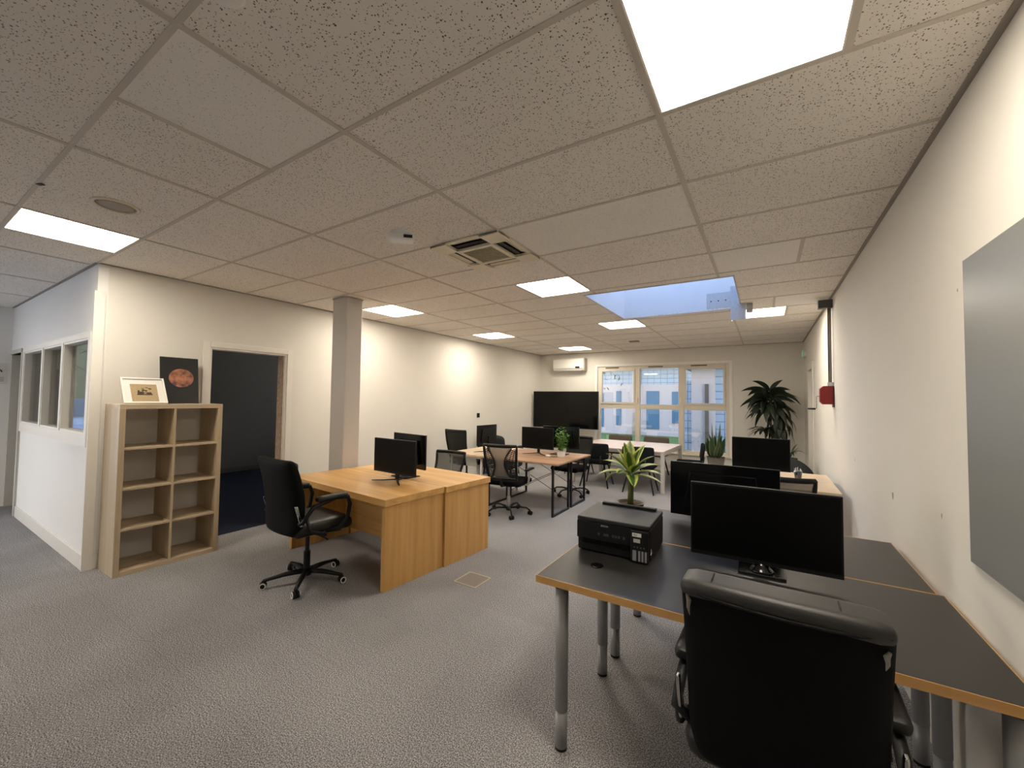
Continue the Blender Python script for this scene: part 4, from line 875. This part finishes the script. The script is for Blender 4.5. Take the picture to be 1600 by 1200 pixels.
def mesh_chair(label, loc, rz, base_ang, style='lattice', top=.93, base_m='blackmetal', arms=True, group='mesh backed task chairs'):
    t = thing('task_chair', label, 'chair', loc, rz, group)
    star_base(t, M['blackmetal'], base_ang-rz, r=.29, arch=True); gas(t, M['chrome'] if style == 'lattice' else M['black'], .40)
    MB().box(-.09, .09, -.10, .10, .375, .40).build('seat_mechanism', M['black'], t, bevel=.008)
    MB().soft((0, .03, .435), (.48, .46, .075), .033, lambda p: Vector((p.x, p.y, p.z-.35*max(0, p.y-.15)**1.5))).build('seat', M['seat'], t, smooth=True)
    z0, z1 = .50, top; wt, wb = .235, .20
    def bp(u, v):     # u -1..1, v 0..1
        z = z0+(z1-z0)*v; wv = wb+(wt-wb)*v
        return Vector((u*wv, -.24-.10*v+.05*u*u-.02*math.sin(PI*v), z))
    loop = [bp(-1, v/8) for v in range(9)]+[bp(u/4, 1) for u in range(-3, 4)]+[bp(1, 1-v/8) for v in range(9)]+[bp(-u/4, 0) for u in range(-3, 4)]
    mb = MB(); mb.tube(loop+[loop[0]], .017, 8, caps=False)
    mb.tube([bp(u/4, 1.0)+Vector((0, 0, .006)) for u in range(-4, 5)], .020, 8)
    mb.build('back_frame', M['black'], t, smooth=True)
    MB().tube([(0, -.02, .39), (0, -.22, .41), (0, -.262, .50)], [.025, .025, .018], 8, flat=.7).build('back_support', M['black'], t, smooth=True)
    if style == 'lattice':
        def waist(v): return .88-.56*math.sin(PI*min(1, max(0, (1-v)*.80+.07)))**1.3
        mb = MB(); V = []
        for i in range(15):
            v = .06+.90*i/14; wv = waist(v); V.append([mb.b.verts.new(bp(wv*u/3, v)+Vector((0, .012, 0))) for u in range(-3, 4)])
        for A_, B_ in zip(V, V[1:]):
            for k in range(6): mb.b.faces.new((A_[k], A_[k+1], B_[k+1], B_[k]))
        mb.build('mesh_panel', M['meshgrey'], t, smooth=True, solid=.002)
        for s_ in (-1, 1):
            mb = MB(); mb.tube([bp(s_*waist(.05+.9*i/14), .05+.9*i/14) for i in range(15)], .008, 6)
            for i in range(19):
                for dv in (-.085, .085):
                    v = .04+.88*i/18; prev = None; pts = []
                    for k in range(9):
                        fr = k/8; vv = v+dv*fr
                        if not (.04 < vv < .94): continue
                        wq = waist(vv); pts.append(bp(s_*(wq+(1-wq)*fr), vv))
                    if len(pts) > 1 and waist(v) < .86: mb.tube(pts[::2] if len(pts) > 3 else pts, .0045, 5)
            mb.build('lattice', M['black'], t)
    else:
        mb = MB(); V = []
        for i in range(9): V.append([mb.b.verts.new(bp(.97*u/4, .02+.96*i/8)) for u in range(-4, 5)])
        for A_, B_ in zip(V, V[1:]):
            for k in range(8): mb.b.faces.new((A_[k], A_[k+1], B_[k+1], B_[k]))
        mb.build('mesh_panel', M['meshblack'] if style == 'solid' else M['meshdark'], t, smooth=True, solid=.003)
    if arms:
        for s_ in (-1, 1):
            g = MB().tube([(s_*.16, .02, .39), (s_*.27, .02, .41), (s_*.285, .02, .50), (s_*.285, .0, .60)], .015, 8).build('armrest', M['greymetal'] if style == 'lattice' else M['black'], t, smooth=True)
            MB().soft((s_*.285, .03, .61), (.06, .23, .024), .011).build('arm_pad', M['black'], g, smooth=True)
    return t
mesh_chair('task chair with grey hourglass mesh back in the aisle before the brown desk', (-2.93, 4.66, 0), .13, math.radians(22), 'lattice')
mesh_chair('black task chair on the far side of the brown desks, under the plant', (-2.69, 6.17, 0), PI-.1, math.radians(40), 'solid', top=.90)
mesh_chair('tall black high-back task chair by the left wall at the light desk', (-4.45, 5.68, 0), -.08, math.radians(10), 'solid', top=.98)
mesh_chair('task chair with see-through dark mesh back behind the far oak desk', (-3.60, 3.97, 0), PI+.05, math.radians(30), 'clear', top=.80)
mesh_chair('task chair with dark mesh back tucked at the light desk by the right wall', (.08, 4.16, 0), .03, math.radians(50), 'clear', top=.93, arms=False)

def meeting_chair(label, loc, rz, fab='chairfab', first={}):
    if fab in first:
        c_ = dup(first[fab], loc, rz, label); return c_
    t = thing('meeting_chair', label, 'chair', loc, rz, 'upholstered meeting chairs around the long table')
    MB().soft((0, 0, .43), (.49, .44, .055), .026).build('seat', M['seat'] if fab == 'chairfab' else M[fab], t, smooth=True)
    MB().soft((0, -.22, .64), (.52, .055, .27), .026, lambda p: Vector((p.x*(1-.10*((p.z/.135))**4*.5), p.y-.12*p.z+.28*p.x*p.x, p.z)), n=12).build('backrest', M[fab], t, smooth=True)
    mb = MB(); mb.tube([(-.12, -.14, .415), (-.12, -.22, .44), (-.12, -.235, .56)], .011, 8); mb.tube([(.12, -.14, .415), (.12, -.22, .44), (.12, -.235, .56)], .011, 8); mb.tube([(-.12, -.15, .412), (.12, -.15, .412)], .010, 8); mb.build('back_support', M['blackmetal'], t, smooth=True)
    for (a_, b_) in ((-1, -1), (1, -1), (-1, 1), (1, 1)): MB().tube([(a_*.16, b_*.14, .41), (a_*.25, b_*.22, 0)], [.016, .012], 10).build('leg', M['blackmetal'], t, smooth=True)
    first[fab] = t; return t
meeting_chair('charcoal meeting chair on the near side of the long table, left one', (-2.59, 7.10, 0), .10)
meeting_chair('charcoal meeting chair on the near side of the long table, partly behind the striped plant', (-1.80, 7.05, 0), .05)
meeting_chair('charcoal meeting chair turned sideways at the right end of the long table', (-1.16, 7.95, 0), PI/2+.15)
meeting_chair('grey meeting chair at the far left end of the long table by the television', (-3.32, 8.05, 0), -PI/2, 'greyfab')
meeting_chair('brown backed meeting chair below the left window bay', (-2.72, 8.72, 0), PI, 'brownfab')
meeting_chair('brown backed meeting chair below the middle window bay', (-1.95, 8.70, 0), PI, 'brownfab')
# grey tub chair by the left wall, beanbag
t = thing('lounge_chair', 'dark grey upholstered lounge chair against the left wall', 'chair', (-4.60, 7.02, 0), PI+.05)
MB().soft((0, 0, .27), (.72, .62, .26), .08).build('seat', M['greyfab'], t, smooth=True)
MB().soft((.08, .28, .58), (.62, .18, .50), .08, lambda p: Vector((p.x, p.y+.15*p.z, p.z-.12*max(0, -p.x)))).build('backrest', M['greyfab'], t, smooth=True)
for s_ in (-1, 1): MB().soft((s_*.33, .02, .42), (.12, .56, .32), .055).build('armrest', M['greyfab'], t, smooth=True)
for (a_, b_) in ((-1, -1), (1, -1), (-1, 1), (1, 1)): MB().tube([(a_*.26, b_*.22, .16), (a_*.28, b_*.24, 0)], .015, 8).build('leg', M['blackmetal'], t, smooth=True)
def bean(p):
    k = (p.z+.36)/.72; f = 1.0-.42*max(0, k-.25)**1.3
    return Vector((p.x*f+.035*math.sin(9*p.z+4*p.y), p.y*f+.02*math.sin(8*p.x+3), p.z*(1-.18*(p.x/.4)**2)))
o = MB().soft((0, 0, .36), (.78, .85, .72), .20, bean, n=16).build('beanbag', M['greyfab'], None, smooth=True, loc=(.235, 7.35, 0)); tag(o, 'dark grey slumped beanbag in the far right corner', 'beanbag')

# ------------------------------------------------------------------ printer
t = thing('inkjet_printer', 'black ink-tank printer on the nearest black desk', 'printer', (-.858, 2.055, .74), .02)
Wp, Dpp, Hp = .375, .345, .179
MB().box(0, Wp, .012, Dpp, .004, Hp-.022).build('body', M['black'], t, bevel=.008)
MB().box(.0, Wp-.085, .0, .012, .068, Hp-.022).build('control_panel', M['black'], t, bevel=.002)
mb = MB().box(0, Wp, .0, Dpp, Hp-.022, Hp-.0); lid = mb.build('scanner_lid', mat('printer_lid', (0.012, .012, .012), .5, bump=.3, bscale=700), t, bevel=.006)
MB().box(.04, Wp-.03, Dpp-.045, Dpp-.015, Hp, Hp+.014).build('rear_paper_flap', M['black'], t, bevel=.002)
MB().box(.03, Wp-.10, .002, .011, .045, .066).build('paper_slot', M['gloss'], t)
MB().box(.012, Wp-.095, .004, .013, .010, .044).build('output_tray', M['black'], t, bevel=.002)
tk = MB().box(Wp-.088, Wp-.002, -.022, .011, .004, Hp-.024).build('ink_tank', M['black'], t, bevel=.004)
for k in range(4):
    x = Wp-.076+(.0 if k == 0 else .012)+k*.0155
    MB().box(x, x+(.018 if k == 0 else .0095), -.0235, -.0215, .012, .062).build('ink_window', M['tank'], t)
mb = MB()
for k in range(4): mb.lathe([(.0035, 0), (.0035, .001)], n=10, T=Matrix.Translation((Wp-.068+k*.0155, -.022, .078)) @ Matrix.Rotation(PI/2, 4, 'X'))
mb.build('colour_dot', mat('dot_grey', (0.08, .08, .08), .5), t)
lb = MB().box(Wp-.078, Wp-.034, -.0232, -.0218, .128, .146).build('white_sticker', M['label'], t)
text('sticker_text', 'Eco', .011, M['poster'], t, (Wp-.062, -.0236, .137), (PI/2, 0, 0))
MB().box(Wp-.072, Wp-.040, -.0228, -.0218, .100, .118).build('grey_sticker', M['brandgrey'], t)
text('brand_lettering', 'EPSON', .0125, M['brandgrey'], t, (.150, -.0012, Hp-.034), (PI/2, 0, 0))
mb = MB()
for (x, w_) in ((.115, .010), (.145, .026), (.19, .010), (.205, .010), (.22, .010), (.245, .010)):
    mb.box(x, x+w_, -.0012, .0, .095, .108)
mb.build('control_button', mat('button_grey', (0.045, .045, .045), .4), t, bevel=.0004)
mb = MB(); mb.tube([(Wp+.0005, .03, .035), (Wp+.0005, .045, .05), (Wp+.0005, .035, .06)], .0016, 6); mb.tube([(Wp+.0005, .03, .06), (Wp+.0005, .055, .035)], .0012, 6); mb.build('side_mark', M['brandgrey'], t)
# small things on the desks
mb = MB(); mb.lathe([(.030, 0), (.030, .003), (.024, .004), (0, .003)], n=24); o = mb.build('cable_cap', M['gloss'], None, smooth=False, loc=(-.692, 1.905, .74)); tag(o, 'round black cable grommet in the nearest black desk', 'grommet')
t = thing('pen_glass', 'clear glass of white pens on the light wood desk', 'glass', (.285, 5.16, .74))
MB().lathe([(.030, 0), (.038, .09), (.036, .09), (.028, .006), (0, .006)], n=16).build('tumbler', M['clear'], t, smooth=True)
mb = MB()
for k in range(8):
    a_ = k*.8; mb.tube([(.012*math.cos(a_), .012*math.sin(a_), .008), (.030*math.cos(a_), .030*math.sin(a_), .10+.012*(k % 3))], .004, 6)
mb.build('pen', mat('white_pen', (0.9, .88, .85), .4), t)
o = MB().soft((0, 0, .012), (.055, .085, .024), .010).build('computer_mouse', M['white'], None, smooth=True, loc=(-2.70, 5.36, .70), rot=(0, 0, .9)); tag(o, 'small white mouse on the brown desk in front of the plant', 'mouse')
o = MB().box(-.10, .10, -.012, .012, 0, .16).build('paper_sheet', M['paper'], None, loc=(-3.83, 5.02, .50), rot=(.2, 0, .0)); tag(o, 'white paper hanging under the light side desk', 'paper')

# ------------------------------------------------------------------ plants
def pot(t, r0, r1, h, m, soil=M['soil']):
    MB().lathe([(r0, 0), (r1, h), (r1+.006, h), (r1+.006, h-.0), (r1-.006, h), (r1-.01, h-.02), (r1-.01, h-.02)], n=28).build('pot', m, t, smooth=False)
    MB().lathe([(r1-.009, h-.015), (0, h-.010)], n=24).build('soil', soil, t)
t = thing('variegated_plant', 'yellow-striped dracaena in a taupe bowl behind the printer', 'plant', (-.80, 2.86, .74))
pot(t, .07, .092, .092, M['greypot'])
MB().tube([(0, 0, .08), (.004, 0, .16), (0, .004, .22), (.004, 0, .28)], [.021, .020, .020, .024], 12).build('stem', M['greenstem'], t, smooth=True)
mb = MB()
N = 21
for k in range(N):
    a_ = k*2.399+.3; f = k/(N-1); el = math.radians(8+70*f); L = .215+.03*math.sin(k*1.7)-.03*f
    d = Vector((math.cos(a_)*math.cos(el), math.sin(a_)*math.cos(el), math.sin(el)))
    mb.leaf(Vector((0, 0, .265+.05*f))+Vector((math.cos(a_), math.sin(a_), 0))*.014, d, L, .078, droop=.30+.5*(1-f)*random.uniform(.4, 1.1), fold=.35, n=8)
mb.build('leaves', M['varieg'], t, smooth=True)
t = thing('bushy_plant', 'bright green feathery plant in a white pot on the brown desk', 'plant', (-2.555, 5.50, .70))
pot(t, .055, .068, .085, M['white'])
mb = MB()
for k in range(30):
    a_ = k*2.399; rr = .05*random.random(); base = Vector((rr*math.cos(a_), rr*math.sin(a_), .08)); tip = Vector((.10*math.sqrt((k+1)/30)*math.cos(a_), .10*math.sqrt((k+1)/30)*math.sin(a_), .20+.22*(1-k/30*.6)*random.uniform(.85, 1.1)))
    for j in range(11):
        q = base.lerp(tip, .12+.88*j/10); b_ = random.uniform(0, 2*PI)
        mb.leaf(q, (math.cos(b_), math.sin(b_), random.uniform(-.1, .8)), random.uniform(.045, .08), .012, droop=.5, n=3)
mb.build('foliage', M['brightleaf'], t, smooth=True)
mb = MB()
for k in range(10): a_ = k*.628; mb.tube([(.02*math.cos(a_), .02*math.sin(a_), .07), (.06*math.cos(a_), .06*math.sin(a_), .30)], .0025, 5)
mb.build('stem', M['greenstem'], t)
t = thing('snake_plant', 'snake plant with upright green blades in a grey stone pot', 'plant', (-.515, 5.56, .74))
pot(t, .085, .10, .12, M['stonepot'])
mb = MB()
for k in range(13):
    a_ = k*2.4; f = k/13; d = (math.cos(a_)*(.12+.32*f), math.sin(a_)*(.12+.32*f), 1); L = (.44 if k < 3 else .36-.14*f)
    mb.leaf((.045*f*math.cos(a_), .045*f*math.sin(a_), .10), d, L, .085, droop=-.05, fold=.3, n=7, side=Vector((math.cos(a_+1.2+k), math.sin(a_+1.2+k), 0)), belly=.1)
mb.build('blades', M['snakeleaf'], t, smooth=True)
t = thing('corner_plant', 'tall dark-leaved dracaena in the far right corner by the window', 'plant', (.10, 8.85, 0))
pot(t, .16, .20, .36, M['stonepot'])
mb = MB(); mb.tube([(0, 0, .34), (.03, 0, .8), (-.02, .02, 1.2), (0, 0, 1.62)], [.03, .025, .022, .018], 10); mb.tube([(.03, .02, .34), (.12, .03, .9), (.16, .0, 1.35)], [.02, .018, .014], 8); mb.tube([(-.03, .02, .34), (-.08, .03, .7), (-.10, .0, 1.02)], [.02, .016, .012], 8)
mb.build('cane', M['bark'], t, smooth=True)
mb = MB(); rnd = random.Random(11)
for k in range(46):        # arching head
    a_ = k*2.399+.5; f = k/45; el = math.radians(rnd.uniform(-8, 30)+25*f)
    d = (math.cos(a_)*math.cos(el), math.sin(a_)*math.cos(el)*.7, math.sin(el)); L = rnd.uniform(.34, .58)
    mb.leaf((-.04+rnd.uniform(-.05, .05), 0, 1.38+.30*f), d, L, .115, droop=rnd.uniform(.9, 2.2), fold=.15, n=8, belly=.2, side=Vector((-d[1], d[0], rnd.choice((-1, 1))*rnd.uniform(.3, 1.2))))
for k in range(44):        # leaves hanging along the lower cane
    a_ = k*2.399; f = k/43; el = math.radians(rnd.uniform(-30, 15))
    d = (math.cos(a_)*math.cos(el), math.sin(a_)*math.cos(el)*.7, math.sin(el)); L = rnd.uniform(.28, .42)
    mb.leaf((.12+.04*math.sin(k), 0, 1.05+.42*f), d, L, .09, droop=rnd.uniform(2.0, 3.4), fold=.2, n=8, belly=.2)
for (a_, z_, L) in ((2.7, 1.70, .50), (3.3, 1.62, .55), (.5, 1.72, .34), (1.1, 1.74, .30), (.1, 1.60, .42), (2.2, 1.74, .36)):
    mb.leaf((-.02, 0, z_), (math.cos(a_), -.15, math.sin(abs(a_))*.8+.25), L, .10, droop=.75, n=8, belly=.25, side=Vector((-math.sin(a_)*.5, .5, math.cos(a_)*.8)))
mb.build('leaves', M['darkleaf'], t, smooth=True)
mb = MB()
for k in range(22):
    a_ = k*2.399; mb.leaf((-.10, 0, .98+.002*k), (math.cos(a_), math.sin(a_)*.7, rnd.uniform(.2, .8)), rnd.uniform(.24, .36), .075, droop=1.1, fold=.2, n=7)
mb.build('lower_leaves', M['darkleaf'], t, smooth=True)
t = thing('hanging_plant', 'small trailing green plant beside the beanbag', 'plant', (.36, 8.35, 0))
MB().tube([(0, 0, .0), (0, 0, .50)], .015, 8).build('stand', M['blackmetal'], t); MB().lathe([(.08, .50), (.10, .60), (.09, .60), (0, .585)], n=20).build('pot', M['black'], t)
mb = MB()
for k in range(16):
    a_ = k*2.399; mb.leaf((0, 0, .60), (math.cos(a_)*.35, math.sin(a_)*.35, 1), rnd.uniform(.20, .33), .035, droop=rnd.uniform(.6, 2.2), fold=.2, n=7)
mb.build('leaves', leaf_mat('mid_leaf', (0.03, .07, .02), (.06, .11, .03)), t, smooth=True)

# ------------------------------------------------------------------ outside: courtyard and street
mb = MB(); mb.box(-30, 20, YB+.25, 60, -.25, -.12); o = struct('floor_lawn', mb, M['lawn'])
struct('floor_street', MB().box(-60, XO-.2, -60, 60, -.30, -.14), M['asphalt'])
struct('floor_paving', MB().box(XO-.2, 40, -60, YF-.2, -.30, -.13), mat('pale_paving', (0.80, 0.68, 0.54), .9, noise=.15, nscale=2))
b = thing('courtyard_building', 'white courtyard building with a strip of bluish glass blocks and blue doors', 'building', (0, 20, 0))
MB().box(-16, 14, 0, 4, -.2, 2.3).build('wall', M['render'], b)
MB().box(-16, 14, .1, 3.9, 2.3, 3.3).build('glass_block_strip', M['blockglass'], b)
MB().box(-16.3, 14.3, -.9, 4, 3.3, 3.6).build('roof', M['render'], b)
for (x0, x1, z0, z1) in ((-4.83, -4.24, .2, 2.0), (-3.67, -2.9, .5, 1.97), (-6.3, -6.05, .3, 2.0), (-7.2, -6.95, .2, 1.9)): MB().box(x0, x1, -.04, -.001, z0, z1).build('blue_door', M['bluepaint'], b, bevel=.01)
for x in (-5.3, -2.3): MB().tube([(x, -.35, -.12), (x, -.35, 3.3)], .12, 12).build('post', M['render'], b, smooth=True)
b = thing('courtyard_wing', 'nearer white wing with tall upright strips of glass blocks', 'building', (0, 12, 0))
MB().box(-1.70, -1.12, .0, 3, -.2, 3.4).build('wall', M['render'], b)
MB().box(-1.95, -1.70, .05, .3, -.2, 2.10).build('glass_block_pillar', M['blockglass'], b)
MB().box(-1.12, -.35, .05, .3, -.2, 2.5).build('glass_block_pillar', M['blockglass'], b)
MB().box(-.35, 6, .0, 3, -.2, 3.4).build('wall', M['render'], b)
MB().box(-2.05, 6, -.5, 3, 2.5, 2.9).build('eaves', mat('grey_eaves', (0.25, .24, .24), .8), b)
MB().box(-1.36, -1.27, -.06, -.001, .1, 2.0).build('reflection_strip', mat('brown_reflection', (0.09, .07, .06), .6), b)  # narrow dark strip painted in for a door reflection in the window glass
t = thing('courtyard_tree', 'small leafy tree seen through the upper left window pane', 'tree', (-4.55, 12.3, -.12))
MB().tube([(0, 0, 0), (.05, 0, 1.3), (.1, 0, 2.6)], [.06, .05, .03], 8).build('trunk', M['bark'], t, smooth=True)
mb = MB()
for k in range(260):
    p_ = Vector((rnd.gauss(0, .32), rnd.gauss(0, .32), 2.75+rnd.gauss(0, .28))); mb.leaf(p_, (rnd.uniform(-1, 1), rnd.uniform(-1, 1), rnd.uniform(-.8, .5)), .16, .05, n=3)
mb.build('crown', leaf_mat('autumn_leaves', (0.10, .12, .04), (.22, .16, .10)), t, smooth=True)
t = thing('parked_car', 'blue-grey car parked nose-in outside the lobby window', 'car', (-15.0, 2.75, -.14), PI/2)
MB().prism([(-2.02, .22), (-2.12, .40), (-2.12, .62), (-2.04, .86), (-1.9, .98), (-1.05, 1.10), (-.35, 1.52), (1.1, 1.54), (1.75, 1.16), (2.05, 1.02), (2.12, .6), (2.05, .24)], -.88, .88, 'X').build('body', M['carpaint'], t, bevel=.05, seg=3)
MB().prism([(-1.03, 1.13), (-1.01, 1.15), (-.37, 1.535), (-.36, 1.51)], -.74, .74, 'X').build('windscreen', M['carglass'], t)
for s_ in (-1, 1): MB().prism([(-.85, 1.14), (-.34, 1.44), (1.0, 1.46), (1.45, 1.16)], s_*.875, s_*.89, 'X').build('side_window', M['carglass'], t)
MB().box(-.55, .55, -2.14, -2.08, .66, .80).build('grille', M['black'], t, bevel=.01)
MB().box(-.80, .80, -2.16, -2.10, .57, .62).build('bumper_strip', M['label'], t, bevel=.01)
MB().box(-.60, .60, -2.14, -2.10, .30, .40).build('air_intake', M['black'], t, bevel=.01)
for s_ in (-1, 1): MB().soft((s_*.70, -2.06, .76), (.28, .10, .15), .04).build('headlight', M['clear'], t, smooth=True)
pl_ = MB().box(-.26, .26, -2.175, -2.16, .44, .55).build('number_plate', M['label'], t)
text('plate_lettering', 'HB', .10, M['poster'], t, (-.02, -2.177, .495), (PI/2, 0, 0))
for (x, y) in ((-.78, -1.3), (.78, -1.3), (-.78, 1.3), (.78, 1.3)): MB().tube([(x-.11, y, .32), (x+.11, y, .32)], .32, 20).build('wheel', M['tyre'], t)
mb = MB()
for k in range(2600):
    p_ = Vector((rnd.uniform(-1, 1)*1.1, rnd.uniform(-1, 1)*7, rnd.uniform(0, 1)**.7*4.2)); mb.leaf(p_, (rnd.uniform(-1, 1), rnd.uniform(-1, 1), rnd.uniform(-.8, .8)), .40, .16, n=2)
mb.box(-.7, .7, -7, 7, 0, 3.9)
o = mb.build('street_hedge', M['foliage'], None, loc=(-20, 4, -.14)); tag(o, 'tall green hedge across the street behind the parked car', 'hedge')
